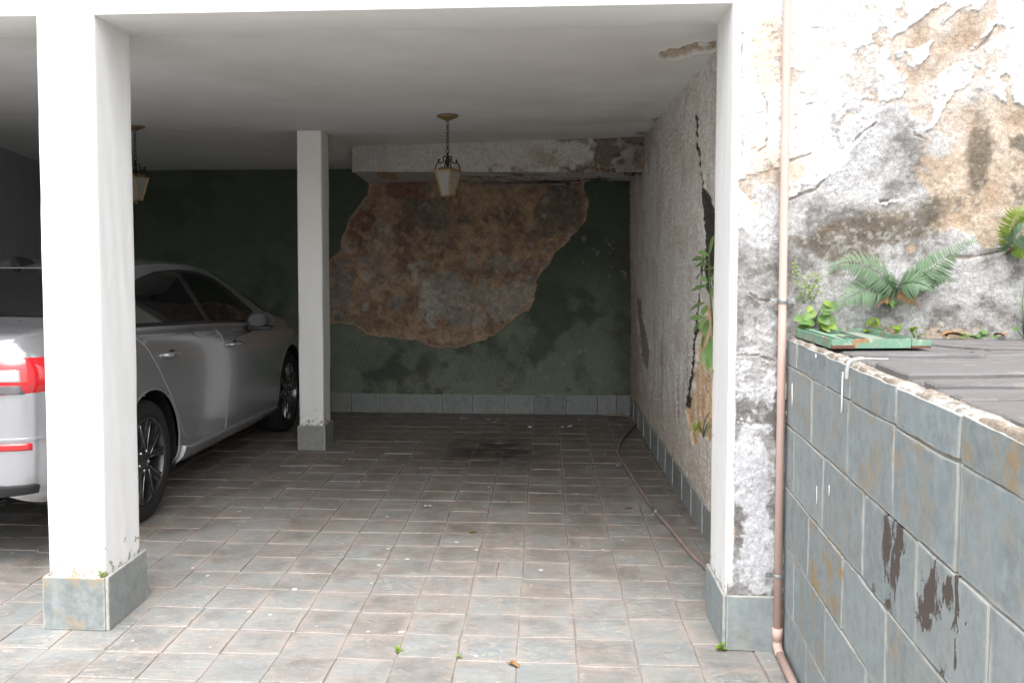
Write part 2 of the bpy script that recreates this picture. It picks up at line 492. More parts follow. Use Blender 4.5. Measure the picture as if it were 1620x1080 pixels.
# ---- slate floor tiles, one object each
def tile_geo(c, z):
    """c: four corners ccw (x, y), returns verts faces uv"""
    cx = sum(p[0] for p in c) / 4; cy = sum(p[1] for p in c) / 4
    vs, uv = [], []
    rg = ragged(c, rt_, 3, 0.0022); N = len(rg)
    def ring(k, zz, f):
        for p, q in rg:
            u, v = q
            zq = z[0] * (1 - u) * (1 - v) + z[1] * u * (1 - v) + z[2] * u * v + z[3] * (1 - u) * v
            vs.append((cx + (p[0] - cx) * k, cy + (p[1] - cy) * k, zq + zz))
            uv.append((0.5 + (q[0] - 0.5) * k, 0.5 + (q[1] - 0.5) * k))
    ring(1.0, -0.010, 1); ring(1.0, -0.0022, 1); ring(0.975, 0.0, 1)
    fs = [tuple(range(2 * N, 3 * N))]
    for r in (0, N):
        for i in range(N):
            j = (i + 1) % N
            fs.append((r + i, r + j, r + N + j, r + N + i))
    return vs, fs, uv
rt_ = random.Random(3)
tiles = []
cols = [-0.1 + 0.2245 * k for k in range(-20, 5)] + [0.90]
for ci in range(len(cols) - 1):
    xa, xb = cols[ci], cols[ci + 1]
    ph = rt_.uniform(-0.010, 0.010)
    ys = [3.44 + 0.2287 * k + ph + rt_.uniform(-0.014, 0.014) for k in range(-5, 25)]
    ys[-1] = 9.01
    for k in range(len(ys) - 1):
        ya, yb = ys[k], ys[k + 1]
        cells = [(xa, xb, ya, yb)]
        if rt_.random() < 0.05: 
            m = xa + (xb - xa) * rt_.uniform(0.42, 0.58); cells = [(xa, m, ya, yb), (m, xb, ya, yb)]
        for (x0, x1, y0, y1) in cells:
            g_ = rt_.uniform(0.0012, 0.0030)
            j = lambda: rt_.uniform(-0.0035, 0.0035)
            c = [(x0 + g_ + j(), y0 + g_ + j()), (x1 - g_ + j(), y0 + g_ + j()), (x1 - g_ + j(), y1 - g_ + j()), (x0 + g_ + j(), y1 - g_ + j())]
            zb = rt_.uniform(-0.002, 0.002)
            tiles.append((c, [zb + rt_.uniform(-0.0013, 0.0013) for _ in range(4)]))
def proj(p):
    d = Vector(p) - _C; z = d.dot(_fw); return PX + F * d.dot(_rt) / z, PY - F * d.dot(_up) / z
def tile_score(tl):
    c = tl[0]; cx = sum(p[0] for p in c) / 4; cy = sum(p[1] for p in c) / 4
    px, py = proj((cx, cy, 0))
    if not (-40 < px < 1260 and py < 1110): return 0
    if cx < -2.3 and (cy > 4.1 or px > 60): return 0           # under the car or behind the pillar
    if cx > 0.84 and cy > 3.6: return 0
    a = [proj((p[0], p[1], 0)) for p in c]
    return abs(sum(a[i][0] * a[(i + 1) % 4][1] - a[(i + 1) % 4][0] * a[i][1] for i in range(4))) / 2
tiles.sort(key=tile_score, reverse=True)
for c, z in tiles[:300]:
    vs, fs, uv = tile_geo(c, z)
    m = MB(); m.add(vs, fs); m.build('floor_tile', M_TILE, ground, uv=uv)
m = MB(); uvs = []
for c, z in tiles[300:]:
    vs, fs, uv = tile_geo(c, z); m.add(vs, fs); uvs += uv
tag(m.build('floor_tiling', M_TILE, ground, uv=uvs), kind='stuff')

# ---- ceiling
px_poly = lambda pts, fn, ij: [(fn(*p)[ij[0]], fn(*p)[ij[1]]) for p in pts]
def build_ceiling():
    xs = axis((-4.75, -2.0, 0.05), (-2.0, 0.35, 0.03), (0.35, 0.9, 0.006)); ys = axis((3.93, 5.4, 0.008), (5.4, 9.06, 0.025))
    X, Y = np.meshgrid(xs, ys)
    Z = np.full(X.shape, ZC) + 0.004 * fbm(X, Y, 1.1, 3, 5)
    Z -= 0.125 * sstep(7.3, 9.0, Y) * sstep(-1.66, -1.80, X)
    c = np.zeros(X.shape + (3,)) + np.array([0.735, 0.74, 0.735])
    st = fbm(X, Y, 0.9, 5, 11)
    c = mixc(c, (0.60, 0.58, 0.54), 0.5 * sstep(0.0, 0.8, st))
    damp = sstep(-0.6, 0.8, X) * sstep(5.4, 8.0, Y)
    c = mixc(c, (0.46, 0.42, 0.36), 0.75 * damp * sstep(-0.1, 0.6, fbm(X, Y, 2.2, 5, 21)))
    patch = px_poly([(1043, 84), (1050, 95), (1072, 94), (1098, 86), (1120, 84), (1137, 79), (1137, 64), (1124, 68), (1112, 76), (1106, 67), (1092, 70), (1075, 76), (1058, 77)],
                    lambda a, b: onz(a, b, ZC), (0, 1))
    d = poly_sd(X, Y, patch) + 0.02 * fbm(X, Y, 14, 4, 31)
    m = sstep(-0.001, 0.004, d)
    Z += 0.028 * m * (0.7 + 0.5 * fbm(X, Y, 30, 3, 3))
    c = mixc(c, (0.34, 0.235, 0.135), m * (0.75 + 0.25 * fbm(X, Y, 20, 3, 9)))
    lip = np.exp(-((d + 0.012) / 0.012) ** 2) * (1 - m)
    Z -= 0.004 * lip
    # rotten strip along the right wall
    e = sstep(0.70, 0.82, X + 0.05 * fbm(X, Y, 5, 4, 41) + 0.10 * sstep(5.6, 7.6, Y) - 0.05)
    m2 = sstep(0.45, 0.55, e * (0.5 + 0.6 * fbm(X, Y, 9, 4, 51)))
    Z += 0.012 * m2
    c = mixc(c, (0.34, 0.29, 0.23), m2 * 0.8)
    P = np.stack([X, Y, Z], -1)
    return tag(mesh_np('ceiling', P, c, M_CEIL, flip=True), kind='structure')
build_ceiling()

# ---- house body: facade beam and roof slab
house = tag(empty('house', (-2.1, 4.0, 2.44)), 'white painted house front and beam over the garage openings', 'house')
def wbox(name, x0, x1, y0, y1, z0, z1, mat, parent=None, bev=0.0, base=(0, 0, 0)):
    m = MB(); m.box(((x0 + x1) / 2 - base[0], (y0 + y1) / 2 - base[1], (z0 + z1) / 2 - base[2]), (x1 - x0, y1 - y0, z1 - z0), None, bev)
    return m.build(name, mat, parent, auto=R(40) if bev else None)
HB = (-2.1, 4.0, 2.44)
wbox('front_beam', -6.5, 0.90, 3.645, 3.985, 2.44, 5.2, M_WHITE, house, 0.006, HB)
wbox('roof_slab', -6.5, 2.0, 3.99, 9.4, 2.50, 2.75, M_WHITE, house, 0, HB)

# ---- pillars
def slate_panel(name, x0, x1, y0, y1, z0, z1, parent, base, colr, bev=0.004):
    m = MB(); m.box(((x0 + x1) / 2 - base[0], (y0 + y1) / 2 - base[1], (z0 + z1) / 2 - base[2]), (x1 - x0, y1 - y0, z1 - z0), None, bev)
    horiz = (x1 - x0) > (y1 - y0)
    uv = [((((v[0] + base[0] - x0) / (x1 - x0)) if horiz else ((v[1] + base[1] - y0) / (y1 - y0))), (v[2] + base[2] - z0) / (z1 - z0)) for v in m.v]
    o = m.build(name, M_SLAB, parent, uv=uv)
    o.color = colr
    return o
def noisy_shaft(name, x0, x1, y0, y1, z0, z1, mat, parent, base, seed, amp=0.0022):
    """rounded rectangular column with hand-trowelled unevenness"""
    r = 0.010; per = []
    for cx, cy, a0 in ((x1 - r, y0 + r, -90), (x1 - r, y1 - r, 0), (x0 + r, y1 - r, 90), (x0 + r, y0 + r, 180)):
        for k in range(4):
            a = R(a0 + 30 * k); per.append((cx + r * math.cos(a), cy + r * math.sin(a)))
    full = []
    for i in range(len(per)):
        a, b = per[i], per[(i + 1) % len(per)]
        L = math.hypot(b[0] - a[0], b[1] - a[1]); n = max(1, int(L / 0.02))
        for k in range(n): full.append((a[0] + (b[0] - a[0]) * k / n, a[1] + (b[1] - a[1]) * k / n))
    full.append(full[0])
    A = np.array(full); zs = axis((z0, z1, 0.02))
    X = np.tile(A[:, 0], (len(zs), 1)); Y = np.tile(A[:, 1], (len(zs), 1)); Z = np.tile(zs[:, None], (1, len(A)))
    cx, cy = (x0 + x1) / 2, (y0 + y1) / 2
    s = np.hypot(X - cx, Y - cy)
    ang = np.arctan2(Y - cy, X - cx)
    n = amp * fbm(np.cos(ang) * 2 + X * 3, Z * 2 + np.sin(ang) * 2, 1.6, 4, seed)
    X = X + (X - cx) / s * n; Y = Y + (Y - cy) / s * n
    P = np.stack([X - base[0], Y - base[1], Z - base[2]], -1)
    return mesh_np(name, P, None, mat, parent)
def pillar(x0, x1, y0, y1, label, hb, bx, by, seed, colr):
    base = ((x0 + x1) / 2, (y0 + y1) / 2, 0)
    t = tag(empty('pillar', base), label, 'pillar', 'garage pillars', kind='thing')
    noisy_shaft('shaft', x0, x1, y0, y1, 0.0, 2.47, M_PILLAR, t, base, seed)
    k = 0.014
    slate_panel('base_slab', bx[0], bx[1] - k - 0.001, by[0], by[0] + k, 0.0, hb, t, base, colr)               # front
    slate_panel('base_slab', bx[0], bx[1] - k - 0.001, by[1] - k, by[1], 0.0, hb - 0.004, t, base, (0, 0, 0, 1))
    slate_panel('base_slab', bx[1] - k, bx[1], by[0] + 0.002, by[1], 0.0, hb + 0.003, t, base, (0.1, 0, 0.7, 1))
    slate_panel('base_slab', bx[0], bx[0] + k, by[0] + k + 0.001, by[1] - k - 0.001, 0.0, hb, t, base, (0.1, 0, 0, 1))
    wbox('base_mortar', bx[0] + 0.008, bx[1] - 0.008, by[0] + 0.008, by[1] - 0.008, 0.0, hb - 0.006, M_MORTARW, t, 0, base)
    return t
pillar(-1.996, -1.762, 3.640, 3.975, 'broad white front pillar with slate base in front of the silver car', 0.215, (-2.012, -1.738), (3.615, 3.992), 1, (0.65, 0, 0.55, 1))
pillar(-1.897, -1.705, 7.185, 7.43, 'slim white inner pillar beside the front wheel of the silver car', 0.19, (-1.908, -1.690), (7.165, 7.45), 2, (0.2, 0, 1, 1))

# ---- back wall (green paint, big fallen-plaster patch)
def z2(p): return (480 + p[0] / 2.16, 180 + p[1] / 2.16)
def build_back_wall():
    t = tag(empty('back_wall', (-1.9, YB, 0)), 'dark green rear garage wall with a large patch of fallen plaster', 'wall', kind='thing')
    xs = axis((-4.75, -2.3, 0.05), (-2.3, 0.86, 0.0075)); zs = axis((0.0, 2.47, 0.0075))
    U, V = np.meshgrid(xs, zs)
    poly = px_poly([z2(p) for p in [(20, 700), (95, 712), (160, 720), (215, 757), (300, 765), (380, 775), (450, 802), (540, 797), (620, 775), (700, 722), (770, 672), (795, 630),
            (803, 570), (850, 490), (925, 420), (965, 370), (978, 300), (962, 240), (960, 180), (240, 180), (215, 280), (150, 370), (110, 470), (60, 540), (10, 620)]],
            lambda a, b: ony(a, b, YB), (0, 2))
    d = poly_sd(U, V, poly) + 0.022 * fbm(U, V, 9, 5, 61)
    m = sstep(-0.002, 0.008, d)
    h = 0.0025 * fbm(U, V, 7, 4, 62) + 0.0015 * fbm(U, V, 40, 2, 63)
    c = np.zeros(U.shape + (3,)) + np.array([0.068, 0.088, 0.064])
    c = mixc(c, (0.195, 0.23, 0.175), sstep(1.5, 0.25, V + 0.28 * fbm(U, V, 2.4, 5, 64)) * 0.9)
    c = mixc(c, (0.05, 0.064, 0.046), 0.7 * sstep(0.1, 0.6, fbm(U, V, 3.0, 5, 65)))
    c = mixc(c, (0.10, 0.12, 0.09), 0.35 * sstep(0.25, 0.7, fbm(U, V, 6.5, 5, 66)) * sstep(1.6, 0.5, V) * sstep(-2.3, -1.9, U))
    # scraped pale and brown marks low on the wall
    low = sstep(0.5, 0.22, V)
    c = mixc(c, (0.15, 0.125, 0.095), low * sstep(0.42, 0.55, fbm(U * 0.6, V, 9, 5, 67)) * 0.8)
    c = mixc(c, (0.08, 0.095, 0.07), low * sstep(0.3, 0.5, fbm(U, V, 3.2, 4, 68)) * 0.8)
    # mould at the right edge
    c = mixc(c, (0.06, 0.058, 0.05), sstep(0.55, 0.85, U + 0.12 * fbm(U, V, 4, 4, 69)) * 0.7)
    sp = sstep(0.63, 0.70, fbm(U, V, 28, 3, 70)) * sstep(-0.2, 0.4, fbm(U, V, 3, 3, 71))
    c = mixc(c, (0.30, 0.29, 0.27), sp * 0.5 * sstep(0.2, 0.5, fbm(U, V, 2, 3, 77)) * sstep(-2.2, -1.9, U))
    # bare render inside the patch
    b = np.zeros(c.shape) + np.array([0.33, 0.205, 0.115])
    n1 = fbm(U, V, 3.2, 6, 72); n2 = fbm(U, V, 8, 6, 73); n3 = fbm(U, V, 20, 4, 74)
    b = mixc(b, (0.40, 0.255, 0.145), sstep(0.0, 0.6, n2))
    b = mixc(b, (0.22, 0.13, 0.08), 0.8 * sstep(0.05, 0.5, -n2 + 0.2 * n3))
    def blob(px, py, rx, ry, s, col, k=0.85, th=0.35):
        nonlocal b
        q = ony(px, py, YB)
        f = np.exp(-(((U - q.x) / rx) ** 2 + ((V - q.z) / ry) ** 2)) + 0.42 * fbm(U, V, 7, 6, s)
        b = mixc(b, col, (0.6 * sstep(th, th + 0.05, f) + 0.4 * sstep(th - 0.1, th + 0.25, f)) * k)
    blob(570, 352, 0.20, 0.22, 81, (0.17, 0.075, 0.05)); blob(640, 300, 0.20, 0.12, 82, (0.20, 0.09, 0.06)); blob(600, 395, 0.16, 0.3, 83, (0.31, 0.26, 0.20), 0.6)
    blob(690, 345, 0.28, 0.20, 84, (0.17, 0.135, 0.105)); blob(640, 385, 0.10, 0.3, 85, (0.18, 0.10, 0.07)); blob(885, 330, 0.26, 0.35, 86, (0.15, 0.115, 0.09))
    blob(720, 480, 0.35, 0.26, 87, (0.30, 0.275, 0.235)); blob(675, 480, 0.12, 0.2, 88, (0.40, 0.375, 0.33), 0.8); blob(800, 475, 0.22, 0.16, 89, (0.36, 0.32, 0.27)); blob(535, 475, 0.15, 0.2, 90, (0.20, 0.175, 0.15))
    blob(790, 410, 0.14, 0.1, 91, (0.25, 0.22, 0.18)); blob(625, 480, 0.1, 0.1, 92, (0.24, 0.22, 0.19)); blob(740, 530, 0.4, 0.07, 93, (0.42, 0.28, 0.18)); blob(860, 450, 0.05, 0.3, 94, (0.43, 0.28, 0.17)); blob(790, 290, 0.25, 0.2, 95, (0.36, 0.25, 0.15), 0.7)
    crk = sstep(0.045, 0.0, np.abs(fbm(U, V, 3.5, 5, 96))) * sstep(0.0, 0.3, fbm(U, V, 1.7, 3, 97))
    b = mixc(b, (0.11, 0.075, 0.055), crk * 0.7)
    edge = np.exp(-(d / 0.022) ** 2) * sstep(-0.006, 0.004, d)
    b = mixc(b, (0.47, 0.33, 0.22), edge * 0.75)
    hb = -0.028 + 0.014 * n1 + 0.014 * n2 + 0.008 * n3 - 0.012 * crk
    layer = sstep(0.1, 0.13, n1 + 0.3 * n2) * 0.012 + sstep(0.35, 0.38, n1 - 0.3 * n2) * 0.012 - sstep(0.3, 0.34, n2 + 0.3 * n3) * 0.008
    hb = hb + layer
    b = (b * 0.86 + b.mean(-1, keepdims=True) * 0.14) * 0.92 + 0.022
    b = b * (1 + 0.22 * np.clip(fbm(U, V, 26, 4, 98), -1, 1))[..., None]
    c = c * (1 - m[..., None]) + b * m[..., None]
    h = h * (1 - m) + hb * m
    # swollen rim of the sound plaster
    h += 0.004 * np.exp(-((d + 0.02) / 0.03) ** 2) * (1 - m)
    P = np.stack([U + 1.9, -h, V], -1)
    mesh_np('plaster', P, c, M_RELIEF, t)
    wbox('masonry', -4.9, 1.1, YB + 0.08, YB + 0.3, -0.1, 2.6, M_MORTARW, t, 0, (-1.9, YB, 0))
    # slate skirting tiles
    xs_ = [-4.6]
    rr = random.Random(5)
    for pxx in (560, 604, 656, 748, 800, 845, 896, 945, 972): pass
    e = [ony(q, 640, YB).x for q in (525, 557, 602, 700, 748, 798, 845, 896, 945, 975)]
    e = [e[0] - 0.28 * k for k in range(9, 0, -1)] + e + [0.815]
    for a, b_ in zip(e[:-1], e[1:]):
        slate_panel('skirting_tile', a + 0.003, b_ - 0.003, YB - 0.020 - rr.uniform(0, 0.003), YB - 0.004, 0.0, 0.182 + rr.uniform(-0.004, 0.003), t, (-1.9, YB, 0), (rr.uniform(0, 0.25), 0, rr.uniform(0.3, 1), 1), 0.003)
    return t
build_back_wall()

# ---- right inner wall (roughcast, long crack)
def xwall(Y, Z): return (0.872 - 0.0125 * (Y - 4.84)) + (0.783 - (0.872 - 0.0125 * (Y - 4.84))) * (Z / 2.44) * 0.9
def build_right_wall():
    t = tag(empty('side_wall', (0.85, 6.0, 0)), 'grey roughcast side wall with a long open crack and crumbling plaster', 'wall', kind='thing')
    ys = axis((3.97, 5.2, 0.0055), (5.2, 6.6, 0.009), (6.6, 9.02, 0.016)); zs = axis((0.0, 2.47, 0.0065))
    Y, Z = np.meshgrid(ys, zs)
    pp = lambda pts: px_poly(pts, lambda a, b: onx(a, b, 0.825), (1, 2))
    grain = fbm(Y * 0.6, Z, 55, 3, 101, 0.65); g2 = fbm(Y, Z, 5, 5, 102); g3 = fbm(Y * 3.0, Z * 0.5, 3.0, 5, 103)
    h = 0.006 * grain + 0.004 * g2
    c = np.zeros(Y.shape + (3,)) + np.array([0.47, 0.45, 0.425])
    c = mixc(c, (0.36, 0.34, 0.315), sstep(-0.3, 0.5, grain) * 0.55)
    c = mixc(c, (0.34, 0.30, 0.26), sstep(0.0, 0.6, g2) * 0.5)
    c = mixc(c, (0.30, 0.235, 0.18), sstep(0.75, 0.2, Z + 0.3 * g3) * 0.6)
    c = mixc(c, (0.20, 0.165, 0.13), sstep(0.35, 0.65, g3) * sstep(1.5, 0.5, Z) * 0.75)
    c = mixc(c, (0.52, 0.49, 0.45), sstep(0.2, 0.5, g3) * sstep(0.6, 0.2, Z) * 0.4)
    # stained, fallen strip near the far corner
    far = sstep(8.0, 8.6, Y + 0.25 * fbm(Y, Z, 3, 4, 104))
    c = mixc(c, (0.22, 0.17, 0.13), far * sstep(1.5, 1.0, Z + 0.2 * g2) * 0.7)
    pk = poly_sd(Y, Z, pp([(1008, 470), (1016, 480), (1028, 560), (1022, 600), (1014, 560)])) + 0.05 * fbm(Y, Z, 6, 4, 105)
    mk = sstep(0.0, 0.02, pk); h -= 0.02 * mk; c = mixc(c, (0.16, 0.125, 0.10), mk * 0.8)
    # top corner damp
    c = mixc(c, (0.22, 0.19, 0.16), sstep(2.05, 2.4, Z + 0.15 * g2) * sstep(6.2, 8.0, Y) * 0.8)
    # tan scar below the crack
    sc = poly_sd(Y, Z, pp([(1100, 520), (1118, 470), (1126, 500), (1137, 540), (1137, 760), (1122, 720), (1108, 690), (1088, 700), (1078, 650), (1090, 610), (1097, 560)])) + 0.035 * fbm(Y, Z, 7, 5, 106)
    ms = sstep(0.0, 0.012, sc)
    tan = np.zeros(c.shape) + np.array([0.46, 0.30, 0.17])
    tan = mixc(tan, (0.50, 0.42, 0.33), sstep(0.0, 0.5, fbm(Y * 2.5, Z * 0.6, 5, 5, 107)) * 0.8)
    tan = mixc(tan, (0.33, 0.20, 0.11), sstep(0.15, 0.6, fbm(Y, Z, 11, 4, 108)) * 0.6)
    c = c * (1 - ms[..., None]) + tan * ms[..., None]
    h = h - ms * 0.016
    # long crack, opening downwards
    ck = pp([(1111, 178), (1113, 205), (1112, 228), (1115, 250), (1117, 285), (1119, 312), (1122, 340), (1122, 372), (1122, 400), (1120, 440)])
    dck = seg_dist(Y, Z, ck) + 0.010 * fbm(Y, Z, 25, 3, 109)
    q = onx(1115, 310, 0.825)
    wid = 0.018 + 0.042 * sstep(q.z + 0.1, q.z - 0.15, Z)
    mc = sstep(wid, wid * 0.4, dck)
    gap = poly_sd(Y, Z, pp([(1119, 312), (1126, 318), (1131, 340), (1136, 362), (1137, 395), (1130, 420), (1121, 420), (1122, 360)])) + 0.008 * fbm(Y, Z, 16, 4, 110)
    mc = np.maximum(mc, sstep(0.0, 0.01, gap))
    side = []
    for pl, wd in ((([(1100, 500), (1094, 560), (1090, 600), (1082, 640)]), 0.017), (([(1133, 480), (1136, 540), (1133, 600), (1136, 650)]), 0.022), (([(1115, 400), (1105, 470), (1098, 530)]), 0.013)):
        dd = seg_dist(Y, Z, pp(pl)) + 0.008 * fbm(Y, Z, 12, 4, 111)
        mc = np.maximum(mc, sstep(wd, wd * 0.4, dd)); side.append((dd, wd))
    h = h - 0.045 * mc
    md = np.maximum(sstep(wid * 1.55, wid * 1.25, dck + 0.012 * fbm(Y, Z, 18, 3, 115)), sstep(-0.045, -0.03, gap))
    for dd, wd in side:
        md = np.maximum(md, sstep(wd * 1.7, wd * 1.3, dd))
    mc = np.maximum(mc, md)
    c = mixc(c, (0.022, 0.018, 0.014), md * 0.95)  # deep shade of the cracks painted near-black, reaching past the recess
    lip = np.exp(-((dck - 0.03) / 0.02) ** 2) * 0.006
    h += lip * (1 - mc)
    c = np.where(mc[..., None] > 0.5, c, c * 1.45)
    P = np.stack([xwall(Y, Z) - h - 0.85, Y - 6.0, Z], -1)
    mesh_np('plaster', P, c, M_RELIEF, t, flip=True)
    wbox('masonry', 0.98, 1.25, 3.75, 9.3, -0.1, 2.6, M_MORTARW, t, 0, (0.85, 6.0, 0))
    rr = random.Random(8)
    y = 3.995
    while y < 8.97:
        L = min(rr.uniform(0.34, 0.46), 8.975 - y)
        xm = 0.872 - 0.0125 * (y + L / 2 - 4.84)
        slate_panel('skirting_tile', xm - 0.016, xm - 0.002 + 0.03, y + 0.002, y + L - 0.002, 0.0, 0.175 + rr.uniform(-0.004, 0.004), t, (0.85, 6.0, 0), (rr.uniform(0, 0.2), 0, rr.uniform(0.4, 1), 1), 0.003)
        y += L
    return t
build_right_wall()

# ---- left inner wall, plain
lw = tag(empty('partition_wall', (-4.68, 6.4, 0)), 'plain pale wall behind the silver car at the left edge', 'wall', kind='thing')
wbox('plaster', -4.85, -4.63, 3.99, 9.0, 0.0, 2.5, mat_white('grey_white_paint', (0.33, 0.34, 0.36)), lw, 0, (-4.68, 6.4, 0))

# ---- boxed-in bulkhead under the ceiling at the back
def build_bulkhead():
    A, B = Vector((-1.688, 8.26, 0)), Vector((0.83, 7.70, 0))
    t = tag(empty('bulkhead', (-0.4, 8.4, 2.2)), 'boxed white bulkhead with rotten stained edge above the bare plaster patch', 'bulkhead', kind='thing')
    b0 = np.array((-0.4, 8.4, 2.2))
    s = axis((0, 1, 0.0032)); zz = axis((0, 1, 0.032))
    S, T = np.meshgrid(s, zz)
    def common(U, V, k):
        n = fbm(U * 2.6, V, 6, 5, 120 + k); n2 = fbm(U * 2.6, V, 20, 4, 130 + k)
        return n, n2
    # front face
    zb = 2.238 - 0.07 * S; zt = 2.49
    Xf = A.x + (B.x - A.x) * S; Yf = A.y + (B.y - A.y) * S; Zf = zb + (zt - zb) * T
    n = fbm(Xf, Zf, 6, 5, 121); n2 = fbm(Xf, Zf, 22, 4, 131)
    c = np.zeros(S.shape + (3,)) + np.array([0.50, 0.49, 0.47])
    c = mixc(c, (0.50, 0.46, 0.40), sstep(-0.1, 0.6, n) * 0.5)
    rot = sstep(0.55, 0.90, S + 0.14 * n)
    c = mixc(c, (0.34, 0.29, 0.235), rot * sstep(-0.35, 0.2, n2 + n) * 0.9)
    c = mixc(c, (0.10, 0.085, 0.07), sstep(0.72, 0.93, S + 0.10 * n) * sstep(-0.35, 0.35, n2 + 0.5 * n) * 0.8)
    c = mixc(c, (0.17, 0.14, 0.115), sstep(0.80, 0.95, S + 0.08 * n) * 0.75)
    low = sstep(0.30, 0.0, T + 0.25 * n) * sstep(0.12, 0.5, S)
    c = mixc(c, (0.36, 0.26, 0.17), low * sstep(0.0, 0.3, n2 + 0.4 * n) * 0.85)
    h = -0.006 * n - 0.03 * rot * sstep(0.0, 0.4, n + 0.4 * n2) - 0.02 * low * sstep(0.1, 0.4, n2 + n)
    nf = Vector((B.y - A.y, -(B.x - A.x), 0)).normalized()
    P = np.stack([Xf + nf.x * h, Yf + nf.y * h, Zf], -1) - b0
    mesh_np('front_face', P, c, M_RELIEF, t)
    # underside
    D0x, D0y = Xf[:1] * 0 + A.x + (B.x - A.x) * s, A.y + (B.y - A.y) * s
    Tu = T; Xu = Xf; Yu = Yf + (YB + 0.01 - Yf) * Tu; Zu = (2.238 - 0.07 * S) + (2.20 - (2.238 - 0.07 * S)) * Tu
    n = fbm(Xu, Yu, 4, 5, 141); n2 = fbm(Xu, Yu, 13, 4, 142)
    c = np.zeros(S.shape + (3,)) + np.array([0.50, 0.50, 0.49])
    st = sstep(0.25, 0.5, S + 0.15 * n)
    c = mixc(c, (0.30, 0.20, 0.12), st * sstep(-0.25, 0.15, n2 + 0.5 * n) * 0.95)
    c = mixc(c, (0.13, 0.09, 0.06), sstep(0.45, 0.8, S + 0.2 * n) * sstep(0.0, 0.3, n) * 0.9)
    q = np.exp(-(((S - 0.10) / 0.045) ** 2 + ((Tu - 0.45) / 0.4) ** 2)); qq = sstep(0.3, 0.4, q + 0.25 * n2)
    c = mixc(c, (0.44, 0.31, 0.19), qq)
    hh = 0.03 * st * sstep(-0.05, 0.15, n2 + 0.4 * n) + 0.02 * qq + 0.006 * n
    # hanging flakes
    hh -= 0.035 * sstep(0.42, 0.5, n + 0.2 * n2) * st
    P = np.stack([Xu, Yu, Zu + hh], -1) - b0
    mesh_np('underside', P, c, M_RELIEF, t, flip=True)
    # left end
    m = MB()
    m.add([Vector(v) - Vector(b0) for v in ((A.x, A.y, 2.238), (A.x, A.y, 2.49), (A.x + 0.06, YB + 0.01, 2.49), (A.x + 0.06, YB + 0.01, 2.20))], [(0, 1, 2, 3)])
    m.build('end_face', M_WHITE, t)
    # thin conduit along the back edge
    m = MB(); m.tube([Vector((x_, YB - 0.03, 2.175)) - Vector(b0) for x_ in (-0.6, 0.18)] + [Vector((0.20, YB - 0.03, 2.15)) - Vector(b0)], 0.010, 8)
    m.build('conduit', mat_simple('grey_conduit', (0.30, 0.29, 0.27), 0.6, 0, 20, 0.3), t, True)
build_bulkhead()

